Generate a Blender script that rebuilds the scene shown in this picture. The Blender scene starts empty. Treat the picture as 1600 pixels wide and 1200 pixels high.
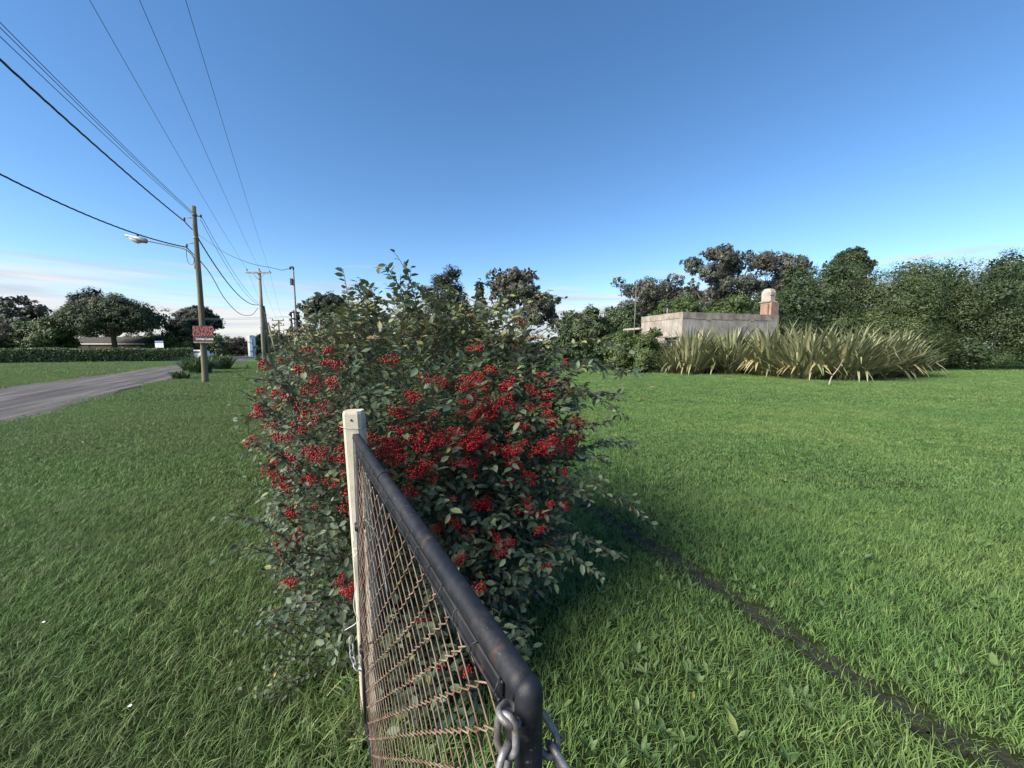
import bpy, math, random
import numpy as np
from mathutils import Matrix, Vector

# ------------------------------------------------------------------ camera, sky, sun, exposure
SC = bpy.context.scene
COL = SC.collection
R = math.radians
EYE = 1.75
PITCH = math.atan(55 / 600.0)
cam_data = bpy.data.cameras.new("camera")
cam_data.sensor_width = 36.0
cam_data.lens = 13.5
cam_data.clip_start = 0.02
cam_data.clip_end = 6000.0
cam = bpy.data.objects.new("camera", cam_data)
cam.location = (0, 0, EYE)
cam.rotation_euler = (math.pi / 2 - PITCH, 0, 0)
COL.objects.link(cam)
SC.camera = cam

SUN_AZ = R(238)     # compass-like: direction the light comes FROM, measured from +Y clockwise
SUN_EL = R(36)
sd = bpy.data.lights.new("sun", 'SUN')
sd.energy = 4.0
sd.angle = R(42)
sd.color = (1.0, 0.90, 0.76)
sun = bpy.data.objects.new("sun", sd)
sv = Vector((math.sin(SUN_AZ) * math.cos(SUN_EL), math.cos(SUN_AZ) * math.cos(SUN_EL), math.sin(SUN_EL)))
sun.rotation_euler = sv.to_track_quat('Z', 'Y').to_euler()
sun.location = (0, 0, 60)
COL.objects.link(sun)

W = bpy.data.worlds.new("World")
SC.world = W
W.use_nodes = True
wn, wl = W.node_tree.nodes, W.node_tree.links
wn.clear()
w_out = wn.new('ShaderNodeOutputWorld')
w_bg = wn.new('ShaderNodeBackground')
w_bg.inputs['Strength'].default_value = 0.085
sky = wn.new('ShaderNodeTexSky')
sky.sky_type = 'NISHITA'
sky.sun_disc = False
sky.sun_elevation = SUN_EL
sky.sun_rotation = SUN_AZ
sky.air_density = 1.0
sky.dust_density = 0.15
sky.altitude = 900
sky.ozone_density = 2.2
w_hs = wn.new('ShaderNodeHueSaturation')
w_hs.inputs['Saturation'].default_value = 1.19
w_hs.inputs['Value'].default_value = 0.98
wl.new(sky.outputs['Color'], w_hs.inputs['Color'])
# thin layered cloud low round the whole horizon
w_tc = wn.new('ShaderNodeTexCoord')
w_sep = wn.new('ShaderNodeSeparateXYZ')
wl.new(w_tc.outputs['Generated'], w_sep.inputs[0])
w_map = wn.new('ShaderNodeMapping')
w_map.inputs['Scale'].default_value = (2.6, 2.6, 34.0)
w_map.inputs['Location'].default_value = (1.3, 0.4, 0.35)
wl.new(w_tc.outputs['Generated'], w_map.inputs['Vector'])
w_noise = wn.new('ShaderNodeTexNoise')
w_noise.inputs['Scale'].default_value = 1.0
w_noise.inputs['Detail'].default_value = 5.0
w_noise.inputs['Roughness'].default_value = 0.52
w_noise.inputs['Distortion'].default_value = 0.35
wl.new(w_map.outputs[0], w_noise.inputs['Vector'])
w_el = wn.new('ShaderNodeMapRange')          # elevation bias: thick at the horizon, gone above ~13 degrees
w_el.inputs['From Min'].default_value = 0.0
w_el.inputs['From Max'].default_value = 0.262
w_el.inputs['To Min'].default_value = 0.56
w_el.inputs['To Max'].default_value = -0.40
wl.new(w_sep.outputs['Z'], w_el.inputs['Value'])
w_add = wn.new('ShaderNodeMath'); w_add.operation = 'ADD'
wl.new(w_noise.outputs['Fac'], w_add.inputs[0]); wl.new(w_el.outputs[0], w_add.inputs[1])
w_cr = wn.new('ShaderNodeValToRGB')
w_cr.color_ramp.elements[0].position = 0.46; w_cr.color_ramp.elements[0].color = (0, 0, 0, 1)
w_cr.color_ramp.elements[1].position = 0.72; w_cr.color_ramp.elements[1].color = (0.85, 0.85, 0.85, 1)
wl.new(w_add.outputs[0], w_cr.inputs['Fac'])
w_n2 = wn.new('ShaderNodeTexNoise'); w_n2.inputs['Scale'].default_value = 1.7; w_n2.inputs['Detail'].default_value = 3
wl.new(w_map.outputs[0], w_n2.inputs['Vector'])
w_cc = wn.new('ShaderNodeValToRGB')
w_cc.color_ramp.elements[0].position = 0.36; w_cc.color_ramp.elements[0].color = (2.7, 2.95, 3.4, 1)
w_cc.color_ramp.elements[1].position = 0.62; w_cc.color_ramp.elements[1].color = (4.2, 4.0, 3.95, 1)
wl.new(w_n2.outputs['Fac'], w_cc.inputs['Fac'])
w_mix = wn.new('ShaderNodeMix'); w_mix.data_type = 'RGBA'
wl.new(w_cr.outputs['Color'], w_mix.inputs[0])
wl.new(w_hs.outputs['Color'], w_mix.inputs[6]); wl.new(w_cc.outputs['Color'], w_mix.inputs[7])
wl.new(w_mix.outputs[2], w_bg.inputs['Color'])
wl.new(w_bg.outputs[0], w_out.inputs['Surface'])

SC.view_settings.view_transform = 'Standard'
SC.view_settings.look = 'None'
SC.view_settings.exposure = 1.35
SC.view_settings.gamma = 1.0
SC.view_settings.use_curve_mapping = False
SC.render.engine = 'CYCLES'
SC.cycles.use_denoising = True
SC.cycles.max_bounces = 6
SC.cycles.diffuse_bounces = 3
SC.cycles.glossy_bounces = 2
SC.cycles.transmission_bounces = 4
SC.cycles.transparent_max_bounces = 4
SC.cycles.sample_clamp_indirect = 4.0

# ------------------------------------------------------------------ helpers
rng = np.random.default_rng(11)
random.seed(5)
CT, ST = math.cos(PITCH), math.sin(PITCH)

def P(px, py, Y):
    """world point at depth Y that the photograph shows at (px, py) of 1600 x 1200"""
    v = (600 - py) / 600.0
    t = Y / (CT + v * ST)
    return Vector(((px - 800) / 600.0 * t, Y, EYE + (-ST + v * CT) * t))

def G(px, py):
    v = (600 - py) / 600.0
    z = -ST + v * CT
    t = EYE / -z
    return Vector(((px - 800) / 600.0 * t, (CT + v * ST) * t, 0))

def tag(o, label=None, cat=None, group=None, kind=None):
    if label: o['label'] = label
    if cat: o['category'] = cat
    if group: o['group'] = group
    if kind: o['kind'] = kind
    return o

def empty(name, loc=(0, 0, 0), rz=0.0, label=None, cat=None, group=None):
    o = bpy.data.objects.new(name, None)
    o.empty_display_size = 0.2
    o.location = loc; o.rotation_euler = (0, 0, rz)
    COL.objects.link(o)
    tag(o, label, cat, group)
    return o

def link(name, me, parent=None, keep_world=True):
    o = bpy.data.objects.new(name, me)
    COL.objects.link(o)
    if parent is not None:
        o.parent = parent
        if keep_world:
            o.matrix_parent_inverse = Matrix.LocRotScale(parent.location, parent.rotation_euler, None).inverted()
    return o

def np_mesh(name, verts, faces, mats, smooth=False, tint=None, mat_idx=None):
    """verts (N,3), faces (M,k) one size; tint: per-face float"""
    verts = np.asarray(verts, dtype=np.float32).reshape(-1, 3)
    faces = np.asarray(faces, dtype=np.int32)
    me = bpy.data.meshes.new(name)
    M, k = faces.shape
    me.vertices.add(len(verts)); me.vertices.foreach_set('co', verts.ravel())
    me.loops.add(M * k); me.loops.foreach_set('vertex_index', faces.ravel())
    me.polygons.add(M)
    me.polygons.foreach_set('loop_start', np.arange(0, M * k, k, dtype=np.int32))
    me.polygons.foreach_set('loop_total', np.full(M, k, dtype=np.int32))
    if smooth: me.polygons.foreach_set('use_smooth', np.ones(M, dtype=bool))
    for m in (mats if isinstance(mats, (list, tuple)) else [mats]): me.materials.append(m)
    if mat_idx is not None: me.polygons.foreach_set('material_index', np.asarray(mat_idx, dtype=np.int32))
    if tint is not None:
        a = me.attributes.new('tint', 'FLOAT', 'FACE'); a.data.foreach_set('value', np.asarray(tint, dtype=np.float32))
    me.update(calc_edges=True)
    return me

class MB:
    """collects boxes, tubes, lathes into one mesh (faces of mixed size)"""
    def __init__(s): s.v = []; s.f = []; s.sm = []; s.mi = []
    def add(s, vs, fs, smooth=False, mi=0):
        o = len(s.v); s.v += [tuple(p) for p in vs]
        s.f += [tuple(i + o for i in f) for f in fs]; s.sm += [smooth] * len(fs); s.mi += [mi] * len(fs)
        return s
    def box(s, c, size, rot=None, bevel=0.0, mi=0):
        hx, hy, hz = (q / 2 for q in size)
        M = rot if rot is not None else Matrix.Identity(3)
        c = Vector(c)
        if bevel <= 0:
            vs = [c + M @ Vector((x * hx, y * hy, z * hz)) for z in (-1, 1) for x, y in ((-1, -1), (1, -1), (1, 1), (-1, 1))]
            return s.add(vs, [(3, 2, 1, 0), (4, 5, 6, 7), (0, 1, 5, 4), (1, 2, 6, 5), (2, 3, 7, 6), (3, 0, 4, 7)], mi=mi)
        b = bevel
        ring = [(-hx + b, -hy), (hx - b, -hy), (hx, -hy + b), (hx, hy - b), (hx - b, hy), (-hx + b, hy), (-hx, hy - b), (-hx, -hy + b)]
        def inset(z, d): return [c + M @ Vector((x * (1 - d / hx), y * (1 - d / hy), z)) for x, y in ring]
        vs = inset(-hz, b) + inset(-hz + b, 0) + inset(hz - b, 0) + inset(hz, b)
        fs = [tuple(range(7, -1, -1)), tuple(range(24, 32))]
        for r in range(3):
            for i in range(8):
                j = (i + 1) % 8
                fs.append((r * 8 + i, r * 8 + j, r * 8 + 8 + j, r * 8 + 8 + i))
        return s.add(vs, fs, mi=mi)
    def tube(s, pts, rad, sides=8, closed=False, caps=True, mi=0, smooth=True):
        pts = [Vector(p) for p in pts]; n = len(pts)
        rad = rad if isinstance(rad, (list, tuple)) else [rad] * n
        ref = None; vs = []
        for i in range(n):
            if closed: d = pts[(i + 1) % n] - pts[i - 1]
            else: d = pts[min(i + 1, n - 1)] - pts[max(i - 1, 0)]
            if d.length < 1e-9: d = Vector((0, 0, 1))
            d.normalize()
            if ref is None:
                ref = d.orthogonal().normalized()
            ref = ref - d * ref.dot(d)
            if ref.length < 1e-6: ref = d.orthogonal()
            ref.normalize(); b = d.cross(ref)
            for k in range(sides):
                a = 2 * math.pi * k / sides
                vs.append(pts[i] + (ref * math.cos(a) + b * math.sin(a)) * rad[i])
        fs = []
        for i in range(n if closed else n - 1):
            i2 = (i + 1) % n
            for k in range(sides):
                k2 = (k + 1) % sides
                fs.append((i * sides + k, i * sides + k2, i2 * sides + k2, i2 * sides + k))
        s.add(vs, fs, smooth, mi)
        if caps and not closed:
            o = len(s.v) - len(vs)
            s.f.append(tuple(o + k for k in range(sides - 1, -1, -1))); s.sm.append(False); s.mi.append(mi)
            s.f.append(tuple(o + (n - 1) * sides + k for k in range(sides))); s.sm.append(False); s.mi.append(mi)
        return s
    def mesh(s, name, mats):
        me = bpy.data.meshes.new(name)
        me.from_pydata(s.v, [], s.f)
        for m in (mats if isinstance(mats, (list, tuple)) else [mats]): me.materials.append(m)
        me.polygons.foreach_set('use_smooth', s.sm)
        me.polygons.foreach_set('material_index', s.mi)
        me.update()
        return me
    def build(s, name, mats, parent=None):
        return link(name, s.mesh(name, mats), parent)

def bez(pts, n=16):
    """Catmull-Rom through pts"""
    pts = [Vector(p) for p in pts]
    q = [pts[0] * 2 - pts[1]] + pts + [pts[-1] * 2 - pts[-2]]
    out = []
    for i in range(1, len(q) - 2):
        for k in range(n):
            t = k / n
            a, b, c, d = q[i - 1], q[i], q[i + 1], q[i + 2]
            out.append(0.5 * ((2 * b) + (c - a) * t + (2 * a - 5 * b + 4 * c - d) * t * t + (-a + 3 * b - 3 * c + d) * t ** 3))
    out.append(pts[-1])
    return out

# ------------------------------------------------------------------ materials
def new_mat(name):
    m = bpy.data.materials.new(name); m.use_nodes = True
    nt = m.node_tree; nt.nodes.clear()
    out = nt.nodes.new('ShaderNodeOutputMaterial')
    b = nt.nodes.new('ShaderNodeBsdfPrincipled')
    nt.links.new(b.outputs[0], out.inputs['Surface'])
    return m, nt, b, out

def ramp(nt, stops, fac, interp='LINEAR'):
    r = nt.nodes.new('ShaderNodeValToRGB'); r.color_ramp.interpolation = interp
    el = r.color_ramp.elements
    while len(el) < len(stops): el.new(0.5)
    for e, (p, c) in zip(el, stops):
        e.position = p; e.color = (*c, 1)
    nt.links.new(fac, r.inputs['Fac'])
    return r.outputs['Color']

def noise(nt, scale, detail=4, rough=0.55, vec=None, stretch=None, coord='Object'):
    n = nt.nodes.new('ShaderNodeTexNoise')
    n.inputs['Scale'].default_value = scale; n.inputs['Detail'].default_value = detail; n.inputs['Roughness'].default_value = rough
    if vec is None:
        tc = nt.nodes.new('ShaderNodeTexCoord'); vec = tc.outputs[coord]
        if coord == 'World':
            pass
    if stretch:
        mp = nt.nodes.new('ShaderNodeMapping'); mp.inputs['Scale'].default_value = stretch
        nt.links.new(vec, mp.inputs['Vector']); vec = mp.outputs[0]
    nt.links.new(vec, n.inputs['Vector'])
    return n.outputs['Fac']

def wpos(nt):
    return nt.nodes.new('ShaderNodeNewGeometry').outputs['Position']

def mixc(nt, fac, a, b, mode='MIX'):
    m = nt.nodes.new('ShaderNodeMix'); m.data_type = 'RGBA'; m.blend_type = mode
    for idx, v in ((0, fac), (6, a), (7, b)):
        if isinstance(v, (int, float)): m.inputs[idx].default_value = v
        elif isinstance(v, tuple): m.inputs[idx].default_value = (*v, 1)
        else: nt.links.new(v, m.inputs[idx])
    return m.outputs[2]

def bump(nt, b, h, strength=0.4, dist=0.01):
    n = nt.nodes.new('ShaderNodeBump'); n.inputs['Strength'].default_value = strength; n.inputs['Distance'].default_value = dist
    nt.links.new(h, n.inputs['Height']); nt.links.new(n.outputs[0], b.inputs['Normal'])

def surf(name, c1, c2, scale=6, rough=0.8, bscale=None, bstr=0.4, bdist=0.01, stretch=None, metal=0.0, spec=0.4, detail=5, lo=0.35, hi=0.65, bstretch=None):
    m, nt, b, _ = new_mat(name)
    f = noise(nt, scale, detail, vec=wpos(nt), stretch=stretch)
    nt.links.new(ramp(nt, [(lo, c1), (hi, c2)], f), b.inputs['Base Color'])
    b.inputs['Roughness'].default_value = rough; b.inputs['Metallic'].default_value = metal
    b.inputs['Specular IOR Level'].default_value = spec
    if bscale: bump(nt, b, noise(nt, bscale, 4, vec=wpos(nt), stretch=bstretch or stretch), bstr, bdist)
    return m

def leaf_mat(name, stops, rough=0.5, spec=0.4, trans=0.25, under=None, big=None, gloss_var=None):
    """colour by the per-face 'tint' value; paler underside; big = (scale, colour, amount) large patches"""
    m, nt, b, out = new_mat(name)
    at = nt.nodes.new('ShaderNodeAttribute'); at.attribute_name = 'tint'
    c = ramp(nt, stops, at.outputs['Fac'])
    if big:
        f = noise(nt, big[0], 3, vec=wpos(nt))
        fr = ramp(nt, [(0.38, (0, 0, 0)), (0.66, (big[2],) * 3)], f)
        c = mixc(nt, fr, c, big[1])
    if under:
        g = nt.nodes.new('ShaderNodeNewGeometry')
        c = mixc(nt, g.outputs['Backfacing'], c, mixc(nt, under[1], c, under[0]))
    nt.links.new(c, b.inputs['Base Color'])
    b.inputs['Roughness'].default_value = rough; b.inputs['Specular IOR Level'].default_value = spec
    if trans > 0:
        t = nt.nodes.new('ShaderNodeBsdfTranslucent'); nt.links.new(mixc(nt, 1.0, c, (1.0, 1.0, 0.55), 'MULTIPLY'), t.inputs['Color'])
        mx = nt.nodes.new('ShaderNodeMixShader'); mx.inputs[0].default_value = trans
        nt.links.new(b.outputs[0], mx.inputs[1]); nt.links.new(t.outputs[0], mx.inputs[2]); nt.links.new(mx.outputs[0], out.inputs['Surface'])
    return m

M = {}
M['bark'] = surf('bark', (0.045, 0.032, 0.024), (0.12, 0.09, 0.07), 8, 0.9, 30, 0.6, 0.02, stretch=(1, 1, 0.2))
M['bark_pale'] = surf('bark_pale', (0.13, 0.085, 0.06), (0.3, 0.22, 0.17), 3, 0.85, 20, 0.4, 0.02, stretch=(1, 1, 0.3))
M['twig'] = surf('twig', (0.035, 0.024, 0.022), (0.085, 0.055, 0.045), 20, 0.75)
M['pole_wood'] = surf('pole_wood', (0.085, 0.075, 0.045), (0.2, 0.18, 0.125), 3.0, 0.9, 40, 0.6, 0.01, stretch=(4, 4, 0.25))
M['pole_wood_pale'] = surf('pole_wood_pale', (0.17, 0.15, 0.12), (0.33, 0.30, 0.25), 3.0, 0.9, 40, 0.5, 0.01, stretch=(4, 4, 0.25))
M['grey_wood'] = surf('grey_wood', (0.09, 0.07, 0.055), (0.24, 0.20, 0.165), 14, 0.9, 60, 0.7, 0.006, stretch=(4, 4, 0.22))
M['cable'] = surf('cable', (0.012, 0.013, 0.017), (0.03, 0.03, 0.035), 5, 0.5)
M['wire'] = surf('wire', (0.05, 0.055, 0.06), (0.10, 0.11, 0.115), 5, 0.5)
M['galv'] = surf('galv', (0.26, 0.27, 0.28), (0.45, 0.46, 0.47), 30, 0.5, 120, 0.3, 0.002, metal=0.5)
M['galv_dull'] = surf('galv_dull', (0.12, 0.12, 0.12), (0.24, 0.235, 0.225), 12, 0.6, metal=0.3)
M['ceramic'] = surf('ceramic', (0.05, 0.025, 0.018), (0.09, 0.05, 0.04), 10, 0.25)
M['white_paint'] = surf('white_paint', (0.55, 0.55, 0.53), (0.75, 0.75, 0.73), 3, 0.6)
M['lamp_glass'] = surf('lamp_glass', (0.5, 0.46, 0.36), (0.68, 0.64, 0.52), 8, 0.25)

# ------------------------------------------------------------------ street frame: s along the street, n across it (right positive)
TS = Vector((-0.5, 0.8660254, 0)); TN = Vector((0.8660254, 0.5, 0))
def SN(s, n, z=0.0):
    return TS * s + TN * n + Vector((0, 0, z))

# ------------------------------------------------------------------ ground, road, rut
def make_ground():
    m, nt, b, _ = new_mat('turf')
    p = wpos(nt)
    f1 = noise(nt, 0.35, 6, 0.6, vec=p)
    f2 = noise(nt, 9.0, 6, 0.7, vec=p)
    c = ramp(nt, [(0.3, (0.060, 0.105, 0.032)), (0.55, (0.095, 0.160, 0.045)), (0.75, (0.125, 0.180, 0.055))], f1)
    c = mixc(nt, ramp(nt, [(0.35, (0, 0, 0)), (0.7, (0.7,) * 3)], f2), c, (0.045, 0.070, 0.024))
    soil_shade = ramp(nt, [(0.3, (0.018, 0.028, 0.010)), (0.6, (0.036, 0.056, 0.018)), (0.8, (0.055, 0.060, 0.028))], f2)  # near ground: soil colour with the shade between blades painted in
    vl = nt.nodes.new('ShaderNodeVectorMath'); vl.operation = 'LENGTH'; nt.links.new(p, vl.inputs[0])
    mr = nt.nodes.new('ShaderNodeMapRange'); mr.inputs['From Min'].default_value = 30; mr.inputs['From Max'].default_value = 55
    nt.links.new(vl.outputs['Value'], mr.inputs['Value'])
    c = mixc(nt, mr.outputs[0], soil_shade, c)
    nt.links.new(c, b.inputs['Base Color']); b.inputs['Roughness'].default_value = 0.95
    b.inputs['Specular IOR Level'].default_value = 0.1
    bump(nt, b, mixc(nt, 0.5, f2, noise(nt, 60, 4, .7, vec=p)), 1.0, 0.06)
    xs = np.concatenate([[-3000, -900, -300], np.arange(-120, 121, 6), [300, 900, 3000]]).astype(float)
    ys = np.concatenate([[-900, -200], np.arange(-60, 181, 6), [300, 900, 3000]]).astype(float)
    X, Y = np.meshgrid(xs, ys, indexing='ij')
    v = np.stack([X.ravel(), Y.ravel(), np.zeros(X.size)], 1)
    nx, ny = len(xs), len(ys)
    i, j = np.meshgrid(np.arange(nx - 1), np.arange(ny - 1), indexing='ij')
    a = (i * ny + j).ravel()
    f = np.stack([a, a + ny, a + ny + 1, a + 1], 1)
    o = link('ground', np_mesh('ground', v, f, m)); tag(o, kind='structure')

ROAD_N0, ROAD_N1 = -11.0, -6.0
def road_edge(s, side):
    return (ROAD_N1 if side else ROAD_N0) + 0.22 * math.sin(s * 0.37 + side * 2) + 0.12 * math.sin(s * 1.3 + side) + 0.05 * math.sin(s * 4.1)

def make_road():
    m, nt, b, _ = new_mat('gravel_road')
    tc = nt.nodes.new('ShaderNodeTexCoord')
    mp = nt.nodes.new('ShaderNodeMapping'); mp.inputs['Rotation'].default_value = (0, 0, R(-30))
    nt.links.new(wpos(nt), mp.inputs['Vector'])
    st = noise(nt, 1.0, 5, 0.6, vec=mp.outputs[0], stretch=(2.6, 0.12, 1))
    fi = noise(nt, 26.0, 5, 0.75, vec=wpos(nt))
    c = ramp(nt, [(0.36, (0.032, 0.029, 0.029)), (0.5, (0.072, 0.066, 0.064)), (0.62, (0.140, 0.130, 0.124))], st)
    c = mixc(nt, ramp(nt, [(0.35, (0, 0, 0)), (0.75, (0.55,) * 3)], fi), c, (0.035, 0.031, 0.031))
    nt.links.new(c, b.inputs['Base Color']); b.inputs['Roughness'].default_value = 0.9
    bump(nt, b, mixc(nt, 0.45, st, fi), 1.0, 0.06)
    ss = np.concatenate([np.arange(-60, 120, 0.8), np.arange(120, 420, 12)])
    vs = []; K = 14
    for s in ss:
        a, e = road_edge(s, 0), road_edge(s, 1)
        for k in range(K + 1):
            t = k / K; n = a + (e - a) * t
            z = 0.012 + 0.05 * math.sin(math.pi * t) - 0.035 * sum(math.exp(-((t - q) / 0.05) ** 2) for q in (0.28, 0.58, 0.8)) * (0.8 + 0.3 * math.sin(s * .7))
            vs.append(SN(s, n, max(z, 0.006)))
    f = []
    for i in range(len(ss) - 1):
        for k in range(K):
            a = i * (K + 1) + k; f.append((a, a + 1, a + K + 2, a + K + 1))
    o = link('road', np_mesh('road', [tuple(v) for v in vs], f, m, smooth=True)); tag(o, kind='structure')

RUT = bez([(0.15, 6.2, 0), (0.55, 4.9, 0), (0.93, 4.0, 0), (1.24, 3.25, 0), (1.53, 2.6, 0), (1.87, 1.75, 0), (2.12, 1.4, 0), (2.75, 0.6, 0)], 26)
RUT_XY = np.array([(p.x, p.y) for p in RUT])
def rut_dist(x, y):
    d = np.full(len(x), 9.0)
    for i in range(len(RUT_XY) - 1):
        a, b = RUT_XY[i], RUT_XY[i + 1]; ab = b - a
        t = np.clip(((x - a[0]) * ab[0] + (y - a[1]) * ab[1]) / (ab @ ab), 0, 1)
        d = np.minimum(d, np.hypot(x - a[0] - t * ab[0], y - a[1] - t * ab[1]))
    return d
def make_rut():
    m = surf('mud', (0.008, 0.010, 0.005), (0.030, 0.034, 0.015), 16, 0.95, 40, 1.0, 0.04)
    vs, f = [], []
    for i, p in enumerate(RUT):
        d = RUT[min(i + 1, len(RUT) - 1)] - RUT[max(i - 1, 0)]; d.normalize()
        nrm = Vector((d.y, -d.x, 0))
        for k in range(5):
            w = (k - 2) / 2 * (0.075 + rng.uniform(-.035, .04) + .02 * math.sin(i * .63))
            vs.append(p + nrm * w + Vector((0, 0, 0.004 + (0.006 if k in (0, 4) else 0.0))))
    for i in range(len(RUT) - 1):
        for k in range(4):
            a = i * 5 + k; f.append((a, a + 1, a + 6, a + 5))
    o = link('wheel_rut', np_mesh('wheel_rut', [tuple(v) for v in vs], f, m, smooth=True)); tag(o, kind='structure')

make_ground(); make_road(); make_rut()

# ------------------------------------------------------------------ grass
def grass_mat(name, stops, big, dry, big2):
    m, nt, b, out = new_mat(name)
    at = nt.nodes.new('ShaderNodeAttribute'); at.attribute_name = 'tint'
    oi = nt.nodes.new('ShaderNodeObjectInfo')
    ad = nt.nodes.new('ShaderNodeMath'); ad.operation = 'MULTIPLY_ADD'; ad.inputs[1].default_value = 0.45
    nt.links.new(oi.outputs['Random'], ad.inputs[0])
    mu = nt.nodes.new('ShaderNodeMath'); mu.operation = 'MULTIPLY'; mu.inputs[1].default_value = 0.55
    nt.links.new(at.outputs['Fac'], mu.inputs[0]); nt.links.new(mu.outputs[0], ad.inputs[2])
    c = ramp(nt, stops, ad.outputs[0])
    p = wpos(nt)
    f = noise(nt, 0.55, 4, 0.6, vec=p)
    c = mixc(nt, ramp(nt, [(0.40, (0, 0, 0)), (0.66, (0.75,) * 3)], f), c, big)
    f = noise(nt, 2.3, 4, 0.6, vec=p)
    c = mixc(nt, ramp(nt, [(0.52, (0, 0, 0)), (0.72, (0.6,) * 3)], f), c, dry)
    f = noise(nt, 0.16, 5, 0.65, vec=p)
    c = mixc(nt, ramp(nt, [(0.42, (0, 0, 0)), (0.60, (0.5,) * 3)], f), c, big2)
    f = noise(nt, 5.5, 3, 0.6, vec=p)
    c = mixc(nt, ramp(nt, [(0.50, (0, 0, 0)), (0.68, (0.45,) * 3)], f), c, tuple(q * .6 for q in dry))
    nt.links.new(c, b.inputs['Base Color']); b.inputs['Roughness'].default_value = 0.55; b.inputs['Specular IOR Level'].default_value = 0.3
    t = nt.nodes.new('ShaderNodeBsdfTranslucent'); nt.links.new(c, t.inputs['Color'])
    mx = nt.nodes.new('ShaderNodeMixShader'); mx.inputs[0].default_value = 0.3
    nt.links.new(b.outputs[0], mx.inputs[1]); nt.links.new(t.outputs[0], mx.inputs[2]); nt.links.new(mx.outputs[0], out.inputs['Surface'])
    return m
M['verge'] = grass_mat('verge_grass', [(0.0, (0.036, 0.074, 0.024)), (0.45, (0.098, 0.180, 0.050)), (0.82, (0.180, 0.265, 0.086)), (0.95, (0.40, 0.38, 0.23))], (0.100, 0.155, 0.055), (0.180, 0.190, 0.100), (0.120, 0.235, 0.062))  # dimmer left-hand light painted into these greens; brown tufts are the grass's own
M['lawn'] = grass_mat('lawn_grass', [(0.0, (0.040, 0.090, 0.026)), (0.45, (0.108, 0.218, 0.056)), (0.85, (0.205, 0.330, 0.098)), (0.97, (0.42, 0.42, 0.20))], (0.215, 0.300, 0.095), (0.085, 0.165, 0.062), (0.105, 0.215, 0.068))

def tuft(name, nb, rad, h0, h1, w, lean, mat, segs=3):
    V, F, T = [], [], []
    for _ in range(nb):
        a = rng.uniform(0, 2 * math.pi); r = rad * math.sqrt(rng.uniform())
        base = np.array([r * math.cos(a), r * math.sin(a), -0.004])
        h = rng.uniform(h0, h1); az = rng.uniform(0, 2 * math.pi); ln = rng.uniform(0.25, 1.0) * lean
        d = np.array([math.cos(az), math.sin(az), 0]); sd_ = np.array([-d[1], d[0], 0]); tw = rng.uniform(-0.6, 0.6)
        sd_ = sd_ * math.cos(tw) + d * math.sin(tw)
        o = len(V); tint = rng.uniform()
        for k in range(segs + 1):
            t = k / segs
            c = base + d * h * ln * t * t + np.array([0, 0, h * (t - 0.38 * ln * t * t)])
            ww = w * (1 - t ** 1.6) * 0.5 + 0.0002
            V.append(c - sd_ * ww); V.append(c + sd_ * ww)
        for k in range(segs):
            F.append((o + 2 * k, o + 2 * k + 1, o + 2 * k + 3, o + 2 * k + 2)); T.append(tint)
    ob = bpy.data.objects.new(name, np_mesh(name, V, F, mat, tint=T))
    return ob

def scatter_object(name, pts, sources, scl, label, cat, tilt=0.15):
    """one stuff object: geometry nodes put the source meshes on the points"""
    n = len(pts)
    me = bpy.data.meshes.new(name)
    me.vertices.add(n); me.vertices.foreach_set('co', np.asarray(pts, dtype=np.float32).ravel())
    rot = np.stack([rng.normal(0, tilt, n), rng.normal(0, tilt, n), rng.uniform(0, 6.283, n)], 1).astype(np.float32)
    a = me.attributes.new('rot', 'FLOAT_VECTOR', 'POINT'); a.data.foreach_set('vector', rot.ravel())
    a = me.attributes.new('scl', 'FLOAT', 'POINT'); a.data.foreach_set('value', np.asarray(scl, dtype=np.float32))
    a = me.attributes.new('idx', 'INT', 'POINT'); a.data.foreach_set('value', rng.integers(0, len(sources), n).astype(np.int32))
    o = link(name, me)
    src = bpy.data.collections.new(name + '_sources')
    for q in sources: src.objects.link(q)
    ng = bpy.data.node_groups.new(name, 'GeometryNodeTree')
    ng.interface.new_socket('Geometry', in_out='INPUT', socket_type='NodeSocketGeometry')
    ng.interface.new_socket('Geometry', in_out='OUTPUT', socket_type='NodeSocketGeometry')
    N, L = ng.nodes, ng.links
    gi, go = N.new('NodeGroupInput'), N.new('NodeGroupOutput')
    iop = N.new('GeometryNodeInstanceOnPoints')
    ci = N.new('GeometryNodeCollectionInfo'); ci.inputs['Collection'].default_value = src
    ci.inputs['Separate Children'].default_value = True; ci.inputs['Reset Children'].default_value = True
    def na(nm, typ):
        q = N.new('GeometryNodeInputNamedAttribute'); q.data_type = typ; q.inputs['Name'].default_value = nm
        return q.outputs['Attribute']
    L.new(gi.outputs[0], iop.inputs['Points']); L.new(ci.outputs[0], iop.inputs['Instance'])
    iop.inputs['Pick Instance'].default_value = True
    L.new(na('idx', 'INT'), iop.inputs['Instance Index'])
    L.new(na('rot', 'FLOAT_VECTOR'), iop.inputs['Rotation'])
    L.new(na('scl', 'FLOAT'), iop.inputs['Scale'])
    L.new(iop.outputs[0], go.inputs[0])
    md = o.modifiers.new('scatter', 'NODES'); md.node_group = ng
    tag(o, label, cat, kind='stuff')
    return o

FENCE_N = 0.24
def smooth_noise(x, y, sc, seed):
    r = np.random.default_rng(seed); out = np.zeros(len(x))
    for k in range(6):
        a = r.uniform(0, 6.28); f = sc * r.uniform(0.6, 1.6); ph = r.uniform(0, 6.28)
        out += np.sin((x * math.cos(a) + y * math.sin(a)) * f + ph)
    return out / 6

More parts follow.
